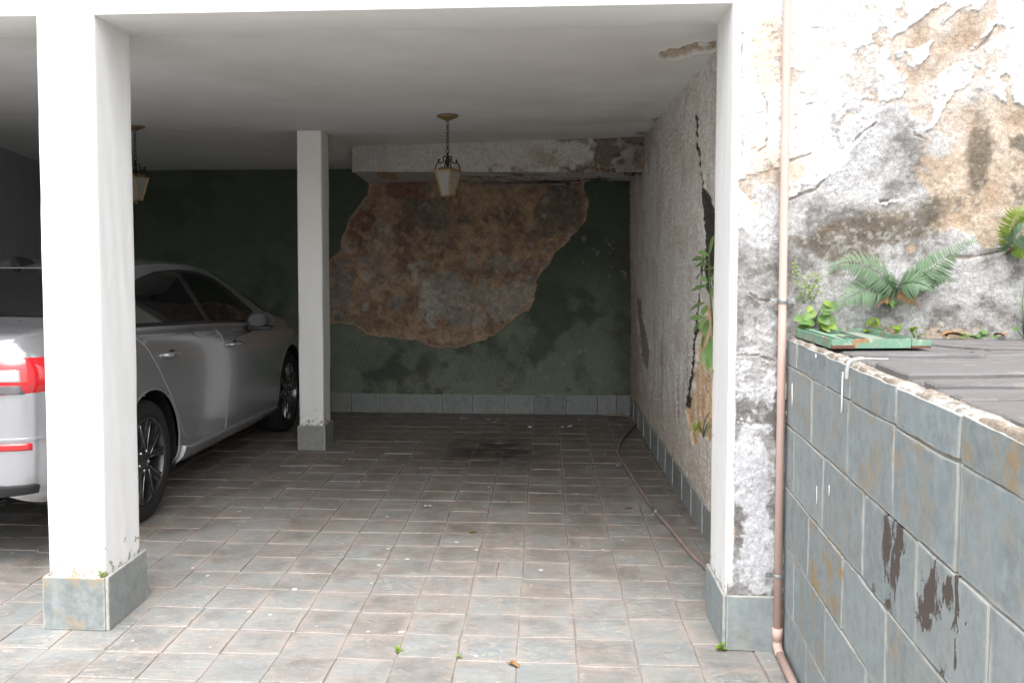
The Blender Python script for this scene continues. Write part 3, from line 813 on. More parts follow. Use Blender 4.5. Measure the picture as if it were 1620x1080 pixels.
# ---- peeling outer wall right of the opening
def build_outer_wall():
    t = tag(empty('outer_wall', (1.4, Y0, 0)), 'peeling white and tan outer wall above the terrace', 'wall', kind='thing')
    xs = axis((0.697, 1.86, 0.0042), (1.86, 4.0, 0.03)); zs = axis((0.0, 0.2, 0.05), (0.2, 2.55, 0.0045), (2.55, 5.2, 0.06))
    U, V = np.meshgrid(xs, zs)
    pt = lambda a, b: ony(a, b, Y0)
    n1 = fbm(U, V, 4, 6, 201); n2 = fbm(U, V, 11, 6, 202); n3 = fbm(U, V, 34, 4, 203, 0.6); n0 = fbm(U, V, 1.6, 4, 204)
    def blobs(lst):
        f = np.zeros(U.shape)
        for (px, py, rx, ry, k) in lst:
            q = pt(px, py); sx = rx / 415.0; sy = ry / 415.0
            f += k * np.exp(-(((U - q.x) / sx) ** 2 + ((V - q.z) / sy) ** 2))
        return f
    # bare tan render
    c = np.zeros(U.shape + (3,)) + np.array([0.355, 0.285, 0.22])
    c = mixc(c, (0.43, 0.36, 0.29), sstep(-0.1, 0.6, n2))
    c = mixc(c, (0.29, 0.215, 0.15), sstep(0.1, 0.6, -n2 + 0.2 * n3) * 0.8)
    h = 0.003 * n1 + 0.0025 * n2 + 0.0016 * n3
    # grey cement wash
    wx, wz = 0.018 * fbm(U, V, 6, 4, 231), 0.018 * fbm(U, V, 6, 4, 232)
    gf = blobs([(1390, 260, 90, 90, .7), (1330, 330, 60, 60, .7), (1560, 440, 200, 90, .9), (1400, 470, 180, 60, .9), (1205, 560, 60, 190, 1.3), (1270, 440, 60, 70, .7), (1300, 470, 60, 60, .6), (1600, 250, 50, 40, .4), (1450, 330, 60, 60, .35), (1205, 800, 60, 140, 1.0), (1200, 390, 50, 40, .4)]) + 0.36 * n1 + 0.25 * n2
    gm = 0.65 * sstep(0.38, 0.43, gf) + 0.35 * sstep(0.2, 0.6, gf)
    grey = np.zeros(c.shape) + np.array([0.25, 0.242, 0.237])
    grey = mixc(grey, (0.34, 0.335, 0.335), sstep(-0.1, 0.5, n2))
    grey = mixc(grey, (0.105, 0.098, 0.092), sstep(0.05, 0.6, -n2 + 0.5 * n3) * 0.75)
    c = c * (1 - gm[..., None]) + grey * gm[..., None]
    h = h + gm * 0.0015
    # black and brown mould
    mf = blobs([(1395, 355, 75, 28, 1.0), (1300, 385, 60, 26, .9), (1450, 345, 60, 34, .7), (1550, 265, 22, 60, .95), (1545, 200, 16, 60, .5), (1500, 320, 40, 30, .5), (1180, 520, 30, 120, .35), (1360, 420, 60, 40, .4), (1620, 250, 30, 60, .6), (1590, 330, 40, 40, .4), (1210, 640, 30, 80, .45), (1340, 370, 40, 30, .6)]) + 0.42 * n2 + 0.2 * n3
    mm = sstep(0.42, 0.90, mf)
    c = mixc(c, (0.085, 0.066, 0.045), mm * 0.85)
    c = mixc(c, (0.19, 0.125, 0.055), mm * sstep(0.1, 0.5, n1) * 0.5)
    # lichen specks on the grey
    li = sstep(0.34, 0.66, fbm(U, V, 60, 2, 209, 0.7) + 0.35 * n2) * sstep(2.0, 1.7, V)
    c = mixc(c, (0.36, 0.36, 0.335), li * 0.35); h = h + li * 0.001
    # surviving white limewash: traced islands, ragged by noise
    K = lambda L: [(lambda q: (q.x, q.z))(pt(1000 + x / 1.929, y / 1.929)) for x, y in L]
    isl = [[(300, -60), (965, -60), (955, 10), (900, 40), (860, 75), (800, 110), (782, 140), (800, 158), (870, 132), (925, 122), (905, 180), (885, 203), (850, 218), (848, 262), (828, 300), (740, 322), (735, 372), (700, 425), (680, 445), (640, 512), (600, 532), (560, 566), (510, 560), (492, 598), (470, 560), (440, 520), (330, 560), (300, 560)],
           [(1030, 180), (1050, 230), (1000, 272), (970, 330), (935, 392), (888, 412), (918, 370), (930, 300), (918, 262), (945, 220), (980, 190), (1022, 165), (1085, 92), (1108, 62), (1115, -60), (1260, -60), (1260, 60), (1135, 98), (1100, 86)],
           [(1260, 70), (1196, 78), (1130, 105), (1075, 150), (1060, 190), (1085, 222), (1070, 272), (1110, 292), (1140, 312), (1152, 280), (1130, 240), (1150, 228), (1176, 262), (1170, 312), (1196, 322), (1260, 300)],
           [(955, 72), (948, 40), (965, 10), (990, -60), (1100, -60), (1062, 46), (1010, 35), (985, 60)],
           [(405, 1180), (425, 1150), (450, 1180), (440, 1240), (415, 1230)], [(318, 600), (330, 590), (390, 620), (380, 680), (345, 720), (322, 700)], [(480, 560), (510, 575), (508, 610), (480, 615)], [(745, 620), (800, 600), (830, 615), (780, 645)]]
    sdm = np.full(U.shape, -1.0)
    for L in isl: sdm = np.maximum(sdm, poly_sd(U + wx, V + wz, K(L)))
    sdm = np.where(U > 1.80, np.maximum(sdm, -0.02 + 0.06 * n0 + 0.25 * (V - 2.05)), sdm)
    wf = sdm + 0.008 * n2 + 0.008 * n3
    w2 = sstep(-0.001, 0.003, wf)
    wash = sstep(-0.10, 0.03, sdm + 0.06 * n1 + 0.05 * n2) * (0.55 + 0.5 * n3)
    c = mixc(c, (0.50, 0.505, 0.52), np.clip(wash, 0, 1) * 0.55)
    wh = np.zeros(c.shape) + np.array([0.64, 0.645, 0.65])
    chalk = blobs([(1380, 110, 60, 60, .8), (1420, 140, 60, 50, .6), (1360, 190, 40, 60, .6), (1600, 110, 60, 60, .5), (1500, 160, 40, 60, .5), (1400, 30, 40, 40, .4)])
    wh = mixc(wh, (0.44, 0.445, 0.46), sstep(0.15, 0.75, chalk + 0.6 * n2 + 0.4 * n3 - 0.06) * 0.9)
    hole = sstep(0.62, 0.70, fbm(U, V, 13, 5, 233) + 0.25 * chalk) * w2
    w2 = w2 * (1 - hole)
    c = c * (1 - w2[..., None]) + wh * w2[..., None]
    curl = np.exp(-((wf - 0.006) / 0.006) ** 2) * w2
    h = h * (1 - 0.6 * w2) + w2 * 0.0036 + curl * 0.003
    cw = blobs([(1188, 790, 26, 120, 1.0), (1218, 622, 13, 26, 1.0), (1205, 905, 40, 45, .9), (1182, 700, 20, 70, .6), (1215, 800, 26, 80, .35), (1180, 560, 14, 60, .4)]) + 0.40 * n2 + 0.40 * n3
    cwm = 0.5 * sstep(0.42, 0.50, cw) + 0.5 * sstep(0.15, 0.8, cw)
    c = mixc(c, (0.47, 0.475, 0.495), cwm * sstep(0.93, 0.91, U)); h = h + cwm * 0.0015 * sstep(0.93, 0.91, U)
    # tan bleeding through the old white near the pipe
    bl = blobs([(1215, 60, 26, 90, .8), (1222, 290, 34, 60, .8), (1195, 240, 20, 100, .45), (1260, 270, 30, 20, .5)]) + 0.35 * n1
    c = mixc(c, (0.52, 0.42, 0.30), sstep(0.25, 0.8, bl) * w2 * 0.75)
    pit = sstep(0.66, 0.74, fbm(U, V, 40, 3, 210) + 0.35 * fbm(U, V, 5, 3, 211)) * w2
    c = mixc(c, (0.36, 0.32, 0.28), pit * 0.7); h = h - pit * 0.002
    # cracks
    for pts, wd in (([(1316, 0), (1304, 30), (1312, 62)], .0032), ([(1250, 48), (1300, 44), (1318, 46)], .003), ([(1250, 155), (1275, 166), (1307, 158)], .004), ([(1350, 225), (1362, 212), (1385, 195)], .003), ([(1250, 255), (1282, 244)], .004),
                    ([(1195, 108), (1204, 140), (1214, 165), (1212, 232), (1196, 242)], .003), ([(1174, 55), (1174, 250)], .003), ([(1175, 455), (1200, 475), (1232, 480)], .0035), ([(1166, 562), (1200, 562), (1225, 573)], .0035), ([(1166, 665), (1188, 672)], .003),
                    ([(1500, 408), (1530, 408), (1570, 402), (1600, 392), (1640, 378)], .010), ([(1420, 470), (1455, 468), (1470, 455)], .007), ([(1485, 525), (1500, 540), (1520, 545)], .003), ([(1390, 320), (1405, 318), (1418, 308)], .004), ([(1250, 315), (1290, 300), (1303, 285)], .004),
                    ([(1575, 40), (1560, 66), (1530, 92)], .004), ([(1440, 195), (1448, 215), (1470, 222)], .003)):
        d = seg_dist(U, V, [(pt(*p).x, pt(*p).z) for p in pts]) + 0.004 * fbm(U, V, 24, 3, 212)
        k = sstep(wd, wd * 0.35, d)
        c = mixc(c, (0.24, 0.20, 0.16), k * 0.7); h = h - k * 0.006
        h = h + 0.001 * np.exp(-((d - wd * 2) / (wd * 1.5)) ** 2)
    # clean painted arris beside the opening
    ed = sstep(0.722, 0.712, U + 0.004 * n2) * sstep(0.26, 0.34, V + 0.03 * n1)
    c = mixc(c, (0.82, 0.82, 0.81), ed); h = h * (1 - ed) + 0.001 * ed
    P = np.stack([U - 1.4, -h, V], -1)
    mesh_np('plaster', P, c, M_RELIEF, t)
    wbox('masonry', 0.93, 4.0, Y0 + 0.03, Y0 + 0.2, 0.0, 5.2, M_MORTARW, t, 0, (1.4, Y0, 0))
build_outer_wall()
# right pillar of the opening: reveal face and slate base
def right_pillar():
    base = (0.80, 3.8, 0)
    t = tag(empty('pillar', base), 'narrow white right pillar with slate base beside the pink downpipe', 'pillar', 'garage pillars', kind='thing')
    noisy_shaft('shaft', 0.695, 0.93, Y0 + 0.004, 3.975, 0.0, 2.47, M_PILLAR, t, base, 4, 0.0015)
    slate_panel('base_slab', 0.694, 0.872, 3.598, 3.612, 0.0, 0.212, t, base, (0.15, 0, 0, 1))
    slate_panel('base_slab', 0.680, 0.693, 3.600, 3.985, 0.0, 0.212, t, base, (0.0, 0, 0, 1))
    slate_panel('base_slab', 0.694, 0.86, 3.978, 3.990, 0.0, 0.21, t, base, (0.0, 0, 0, 1))
    wbox('base_mortar', 0.688, 0.90, 3.606, 3.982, 0.0, 0.206, M_MORTARW, t, 0, base)
right_pillar()

# ---- retaining wall clad with slate slabs
def wall_s(px, py):
    d = ray(px, py); n = Vector((-WD.y, WD.x, 0))
    tt = (WO - _C).dot(n) / d.dot(n)
    p = _C + d * tt
    return (p - WO).dot(WD), p.z
def build_retaining():
    t = tag(empty('retaining_wall', WO), 'blue grey slate clad retaining wall below the terrace', 'wall', kind='thing')
    nrm = Vector((WD.y, -WD.x, 0))
    if nrm.x > 0: nrm = -nrm
    rr = random.Random(12)
    zj = [-0.03, 0.19, 0.42, 0.636, 0.873, 1.095, 1.192]
    mids = {5: (620, [1264, 1311, 1350, 1424, 1527]), 4: (720, [1288, 1345, 1419, 1522]), 3: (800, [1259, 1306, 1370, 1455, 1570]), 2: (900, [1283, 1337, 1361, 1407, 1507]), 1: (980, [1259, 1309, 1374]), 0: (1050, [1278, 1330])}
    wear = {(2, 1): (1, 0, 0, 1), (3, 3): (0.0, 1, 0, 1), (3, 4): (0.1, 1, 0, 1), (3, 2): (0.3, 0.0, 0, 1), (4, 2): (0.55, 0, 0, 1), (4, 3): (0.45, 0, 0, 1), (5, 5): (0.8, 0.0, 0, 1), (3, 5): (0.1, 0.8, 0, 1), (2, 5): (0.1, 0.8, 0, 1), (1, 1): (0.6, 0, 0, 1), (4, 5): (0.0, 0.5, 0, 1), (0, 1): (0.5, 0, 0, 1)}
    for r in range(6):
        z0, z1 = zj[r], zj[r + 1]
        py, xs = mids[r]
        js = [0.0]
        for px in xs:
            zm = (z0 + z1) / 2
            # find the point on the wall at this pixel column and course height
            lo, hi = 0.0, 3.0
            for _ in range(40):
                mid = (lo + hi) / 2
                p = WO + WD * mid
                if proj((p.x, p.y, zm))[0] < px: lo = mid
                else: hi = mid
            js.append(lo)
        while js[-1] < 4.6: js.append(js[-1] + rr.uniform(0.24, 0.34))
        for k in range(len(js) - 1):
            a, b = js[k] + 0.0028, js[k + 1] - 0.0028
            lean = rr.uniform(-0.006, 0.006)
            c = [(a, z0 + 0.003), (b + lean, z0 + 0.003), (b - lean * .5, z1 - 0.003), (a, z1 - 0.003)]
            c = [(q[0] + rr.uniform(-.0015, .0015), q[1] + rr.uniform(-.002, .002)) for q in c]
            m = MB(); uv = []
            cs, cz = sum(q[0] for q in c) / 4, sum(q[1] for q in c) / 4
            out = 0.006 + rr.uniform(0, 0.004)
            rg_ = ragged(c, rr, 5, 0.0022)
            N = len(rg_)
            for kk, hh in ((1.0, -0.004), (1.0, out - 0.0025), (0.978, out)):
                for q, w_ in rg_:
                    v = WD * (cs + (q[0] - cs) * kk) + nrm * (hh + (rr.uniform(-.0008, .0008) if kk < 1 else 0)) + Vector((0, 0, cz + (q[1] - cz) * kk))
                    m.v.append(tuple(v)); uv.append((0.5 + (w_[0] - .5) * kk, 0.5 + (w_[1] - .5) * kk))
            m.f = [tuple(range(3 * N - 1, 2 * N - 1, -1))] + [(rg + (i + 1) % N, rg + i, rg + N + i, rg + N + (i + 1) % N) for rg in (0, N) for i in range(N)]
            o = m.build('slate_slab', M_SLAB, t, uv=uv)
            o.color = wear.get((r, k), (rr.choice((0, 0, 0, .3, .5)), rr.choice((0, 0, 0, 0.0)), 0, 1))
    # mortar core
    m = MB()
    q0, q1 = WD * -0.02, WD * 4.7
    bk = -nrm * 0.30
    vs = [q0, q1, q1 + bk, q0 + bk]
    m.add([v + Vector((0, 0, -0.1)) for v in vs] + [v + Vector((0, 0, ZT - 0.012)) for v in vs], [(0, 1, 5, 4), (1, 2, 6, 5), (2, 3, 7, 6), (3, 0, 4, 7), (4, 5, 6, 7)])
    m.build('mortar_core', M_MORTARW, t)
    # crumbling mortar edge along the top
    S, T = np.meshgrid(axis((0, 2.2, 0.008), (2.2, 4.6, 0.03)), axis((0, 1, 0.07)))
    n = fbm(S, T * 0.05, 16, 5, 221); n2 = fbm(S, T * 0.05, 60, 3, 222)
    wid = 0.045 + 0.012 * fbm(S, S * 0, 4, 3, 223)
    off = -0.006 + T * wid
    Zm = ZT - 0.004 + 0.006 * n + 0.003 * n2 - 0.014 * (1 - np.minimum(T * 5, 1))
    Zm = np.where(T > 0.93, ZT - 0.012, Zm)
    c = np.zeros(S.shape + (3,)) + np.array([0.33, 0.315, 0.29])
    c = mixc(c, (0.20, 0.17, 0.145), sstep(-0.1, 0.35, n + 0.8 * n2))
    c = mixc(c, (0.22, 0.18, 0.14), sstep(0.25, 0.5, n) * 0.8)
    P = np.stack([WD.x * S - nrm.x * off, WD.y * S - nrm.y * off, Zm], -1)
    mesh_np('mortar_edge', P, c, M_RELIEF, t)
    # paint drips down the slabs
    md = NT('white_paint_drip').done(rgb(0.8, 0.8, 0.79), 0.5)
    for px, y0, y1, wd in ((1340, 588, 653, .0028), (1258.5, 606, 640, .0022), (1247.5, 563, 590, .003), (1248, 605, 632, .003), (1296.5, 560, 566, .002), (1318, 767, 783, .0015), (1298, 768, 797, .0012)):
        s0, z0 = wall_s(px, y0); s1, z1 = wall_s(px - 2 * (px == 1340), y1)
        m = MB(); m.tube([WD * (s0 + (s1 - s0) * k / 4) + nrm * 0.0115 + Vector((0, 0, z0 + (z1 - z0) * k / 4)) for k in range(5)], [wd * .6, wd, wd, wd * .8, wd * 1.1], 6)
        m.build('paint_drip', md, t, True)
build_retaining()

# ---- terrace with irregular slate flags
def build_terrace():
    m = MB()
    e0 = WO + WD * 0.0; e1 = WO + WD * 8.0
    m.add([(e0.x + 0.05, Y0 + 0.03, ZT - 0.02), (e1.x + 0.05, e1.y, ZT - 0.02), (7, e1.y, ZT - 0.02), (7, Y0 + 0.03, ZT - 0.02)], [(0, 1, 2, 3)])
    t = tag(m.build('terrace', mat_mortar('terrace_joint', (0.13, 0.10, 0.085), (0.05, 0.045, 0.04))), kind='structure')
    rr = random.Random(23)
    tm = NT('terrace_slate'); p = tm.pos()
    rnd = tm.n('ShaderNodeObjectInfo').outputs['Random']
    base = tm.mix(rnd, rgb(0.135, 0.134, 0.138), rgb(0.105, 0.098, 0.10))
    n = tm.noise(tm.vscale(p, (3, 9, 3)), 3, 7, 0.65, 1.2)
    base = tm.mix(tm.mapr(n, 0.35, 0.7, 0, 0.7), base, rgb(0.145, 0.133, 0.13))
    base = tm.mix(tm.ramp(tm.noise(p, 12, 6, 0.7), 0.58, 0.7), base, rgb(0.19, 0.165, 0.145))
    mt = tm.done(base, 0.6, tm.bump(tm.math('ADD', tm.math('SNAP', n, 0.08), tm.math('MULTIPLY', tm.noise(p, 50, 4), 0.3)), 0.006, 0.8))
    ny, nx = 15, 7
    gy = [3.60 - 0.19 * k for k in range(ny + 1)]
    pts = {}
    for i in range(ny + 1):
        off = rr.uniform(-0.1, 0.1)
        for j in range(nx + 1):
            edge = 0.915 - 0.055 * (3.61 - gy[i]) + 0.050
            x = edge + 0.36 * j + (0 if j == 0 else off + rr.uniform(-0.10, 0.10))
            y = gy[i] + (0 if i == 0 else rr.uniform(-0.055, 0.055))
            pts[i, j] = (x, y)
    for i in range(ny):
        for j in range(nx):
            q = [pts[i, j], pts[i + 1, j], pts[i + 1, j + 1], pts[i, j + 1]]
            cells = [q]
            if rr.random() < 0.5:
                f = rr.uniform(0.35, 0.65); f2 = rr.uniform(0.35, 0.65)
                lerp = lambda a, b, s_: (a[0] + (b[0] - a[0]) * s_, a[1] + (b[1] - a[1]) * s_)
                a, b = lerp(q[0], q[1], f), lerp(q[3], q[2], f2)
                cells = [[q[0], a, b, q[3]], [a, q[1], q[2], b]]
            for c in cells:
                cx = sum(v[0] for v in c) / 4; cy = sum(v[1] for v in c) / 4
                # densify and roughen the outline
                ring = []
                for k in range(4):
                    a, b = c[k], c[(k + 1) % 4]
                    for s_ in (0, .25, .5, .75):
                        jx, jy = (0, 0) if s_ == 0 else (rr.uniform(-.008, .008), rr.uniform(-.008, .008))
                        ring.append((a[0] + (b[0] - a[0]) * s_ + jx, a[1] + (b[1] - a[1]) * s_ + jy))
                N = len(ring); zt = ZT + rr.uniform(-0.006, 0.006); tx, ty = rr.uniform(-.02, .02), rr.uniform(-.02, .02)
                m = MB()
                for gap, zz in ((0.006, -0.02), (0.006, -0.005), (0.012, 0.0)):
                    for x, y in ring:
                        L = math.hypot(x - cx, y - cy); k = max(0.0, 1 - gap * 1.3 / L)
                        X, Y_ = cx + (x - cx) * k, cy + (y - cy) * k
                        m.v.append((X, Y_, zt + zz + (X - cx) * tx + (Y_ - cy) * ty))
                for r_ in (0, N):
                    for k in range(N): m.f.append((r_ + k, r_ + (k + 1) % N, r_ + N + (k + 1) % N, r_ + N + k))
                m.f.append(tuple(2 * N + k for k in range(N)))
                m.build('flagstone', mt, t)
build_terrace()

# ================================================================== OBJECTS
# ---- silver saloon car
def interp(tab, x):
    xs = [a for a, _ in tab]; ys = [b for _, b in tab]
    return np.interp(x, xs, ys)
def smooth_tab(tab, n=400):
    """smooth piecewise curve through table points (monotone-ish cosine blend of Catmull-Rom)"""
    p = spline([(a, b, 0) for a, b in tab], 16)
    return [(q.x, q.y) for q in p]
UR, UF, WB = -1.01, 3.66, 2.79
T_TOP = smooth_tab([(-1.01, 0.98), (-0.985, 1.075), (-0.94, 1.130), (-0.80, 1.150), (-0.50, 1.185), (-0.30, 1.255), (0.0, 1.372), (0.20, 1.428), (0.40, 1.455), (0.75, 1.478), (1.15, 1.482), (1.55, 1.462), (1.85, 1.405), (2.2, 1.245), (2.55, 1.075), (2.75, 1.01), (3.1, 0.945), (3.4, 0.865), (3.56, 0.77), (3.62, 0.68), (3.66, 0.56)])
T_BELT = smooth_tab([(-1.01, 0.96), (-0.97, 1.035), (-0.9, 1.075), (-0.5, 1.105), (0.0, 1.085), (0.6, 1.055), (1.2, 1.025), (2.0, 0.975), (2.6, 0.93), (3.1, 0.875), (3.4, 0.80), (3.56, 0.72), (3.66, 0.54)])
T_W = smooth_tab([(-1.01, 0.66), (-0.995, 0.735), (-0.95, 0.805), (-0.86, 0.862), (-0.7, 0.898), (-0.4, 0.925), (0.1, 0.935), (1.2, 0.932), (2.2, 0.935), (2.8, 0.93), (3.1, 0.91), (3.35, 0.86), (3.52, 0.77), (3.61, 0.66), (3.66, 0.50)])
T_BOT = smooth_tab([(-1.01, 0.40), (-0.9, 0.34), (-0.6, 0.28), (-0.3, 0.24), (0.5, 0.215), (2.3, 0.20), (3.2, 0.22), (3.66, 0.30)])
def ring_at(u):
    zr, zb, wd, bo = (float(interp(t, u)) for t in (T_TOP, T_BELT, T_W, T_BOT))
    zr = max(zr, zb + 0.012)
    wbelt = wd * 0.915
    hgt = zr - zb
    xr = max(wbelt - 0.50 * hgt - 0.02, 0.3 * wbelt)
    zrail = zb + hgt * 0.86
    k = min(1.0, hgt / 0.15)
    pts = [(wd * 0.90, bo), (wd * 0.968, bo + 0.06), (wd * 0.992, bo + 0.20), (wd, 0.5 * (bo + zb) + 0.06), (wd * 0.988, zb - 0.13), (wd * 0.952, zb - 0.035), (wbelt, zb),
           (wbelt + (xr - wbelt) * 0.52, zb + (zrail - zb) * 0.56), (xr, zrail), (xr * 0.86, zr - hgt * 0.055), (xr * 0.5, zr - hgt * 0.012), (0.0, zr)]
    return pts
NRS = 7
def ring_curve(u):
    return [(q.x, q.y) for q in spline([(a, b, 0) for a, b in ring_at(u)], NRS)]
_rc = {}
def xside(u, z):
    k = round(u, 3)
    if k not in _rc:
        r = ring_curve(k)[:8 * NRS + 1]
        zs = [b for _, b in r]; xs = [a for a, _ in r]
        zz = np.maximum.accumulate(np.array(zs)); _rc[k] = (zz, np.array(xs))
    zz, xs = _rc[k]
    return float(np.interp(z, zz, xs))
def mat_car_paint():
    t = NT('silver_car_paint')
    co = t.n('ShaderNodeTexCoord').outputs['Object']
    fl = t.noise(co, 900, 2, 0.5); d = t.noise(co, 3, 5, 0.6)
    col = t.mix(t.mapr(fl, 0.3, 0.7), rgb(0.41, 0.42, 0.45), rgb(0.51, 0.52, 0.55))
    col = t.mix(t.mapr(d, 0.4, 0.8, 0, 0.15), col, rgb(0.25, 0.23, 0.21))           # road dust
    return t.done(col, t.mapr(d, 0.3, 0.8, 0.19, 0.27), None, Metallic=0.68, Coat_Weight=0.45, Coat_Roughness=0.06)
M_PAINT = mat_car_paint()
M_GLASS = NT('tinted_car_glass').done(rgb(0.010, 0.011, 0.012), 0.04, None, Specular_IOR_Level=0.5)
M_BLACK = mat_simple('black_car_plastic', (0.018, 0.018, 0.02), 0.5, 0, 60, 0.3)
M_TYRE = mat_simple('tyre_rubber', (0.022, 0.021, 0.021), 0.85, 0, 40, 0.4, 0.3)
M_RIM = NT('dark_alloy').done(rgb(0.15, 0.15, 0.16), 0.25, None, Metallic=0.9)
M_RIME = NT('machined_alloy').done(rgb(0.55, 0.55, 0.57), 0.22, None, Metallic=1.0)
M_RED = NT('red_lens').done(rgb(0.50, 0.012, 0.018), 0.12, None, Coat_Weight=1.0)
M_CLEAR = NT('clear_lens').done(rgb(0.62, 0.62, 0.63), 0.12, None, Metallic=0.5, Coat_Weight=1.0)
M_SMOKE = NT('smoked_lens').done(rgb(0.20, 0.20, 0.22), 0.15, None, Metallic=0.5, Coat_Weight=1.0)
M_GLOSS = NT('gloss_black').done(rgb(0.05, 0.05, 0.055), 0.18, None, Coat_Weight=0.6)
M_CHROME = NT('chrome_trim').done(rgb(0.72, 0.72, 0.74), 0.14, None, Metallic=1.0)

def cdt_panel(outline, holes=(), off=0.004, step=0.05, side=1, edge=0.004, drop=0.005, dens=0.03):
    """panel on the flank: 2-D outline (u, z) triangulated and wrapped on the body side"""
    def dense(pl):
        out = []
        for i in range(len(pl)):
            a, b = pl[i], pl[(i + 1) % len(pl)]
            n = max(1, int(math.hypot(b[0] - a[0], b[1] - a[1]) / dens))
            out += [(a[0] + (b[0] - a[0]) * k / n, a[1] + (b[1] - a[1]) * k / n) for k in range(n)]
        return out
    o = dense(outline)
    arr = np.array(o)
    # inner ring for the rolled edge
    cxy = []
    N = len(o)
    area = sum(o[i][0] * o[(i + 1) % N][1] - o[(i + 1) % N][0] * o[i][1] for i in range(N))
    sg = 1 if area > 0 else -1
    inn = []
    for i in range(N):
        a, b = Vector(o[i - 1]), Vector(o[(i + 1) % N])
        tdir = (b - a).normalized(); nn = Vector((-tdir.y, tdir.x)) * sg
        inn.append((o[i][0] + nn.x * edge, o[i][1] + nn.y * edge))
    us = np.arange(arr[:, 0].min(), arr[:, 0].max(), step); zs = np.arange(arr[:, 1].min(), arr[:, 1].max(), step)
    U, V = np.meshgrid(us, zs)
    sd = poly_sd(U, V, inn)
    pts = [(float(a), float(b)) for a, b, s_ in zip(U.ravel(), V.ravel(), sd.ravel()) if s_ > step * 0.35]
    vv = [Vector(p) for p in inn] + [Vector(p) for p in pts]
    ed = [(i, (i + 1) % N) for i in range(N)]
    V2, _, F2, _, _, _ = delaunay_2d_cdt(vv, ed, [], 1, 1e-6)
    m = MB()
    m.v = [(side * (xside(p.x, p.y) + off), p.x, p.y) for p in V2]
    m.f = [tuple(f) if side > 0 else tuple(f)[::-1] for f in F2]
    # rolled edge back to the body
    b0 = len(m.v)
    m.v += [(side * (xside(*p) + off), p[0], p[1]) for p in inn]
    m.v += [(side * (xside(*p) + off - drop), p[0], p[1]) for p in o]
    for i in range(N):
        j = (i + 1) % N
        q = (b0 + i, b0 + N + i, b0 + N + j, b0 + j)
        m.f.append(q if (sg > 0) == (side > 0) else q[::-1])
    return m
def weld(o, d=0.0005, ang=R(35)):
    bm = bmesh.new(); bm.from_mesh(o.data)
    bmesh.ops.remove_doubles(bm, verts=bm.verts, dist=d)
    bmesh.ops.recalc_face_normals(bm, faces=bm.faces)
    for f in bm.faces: f.smooth = True
    for e in bm.edges:
        if len(e.link_faces) == 2 and e.calc_face_angle() > ang: e.smooth = False
    bm.to_mesh(o.data); bm.free()

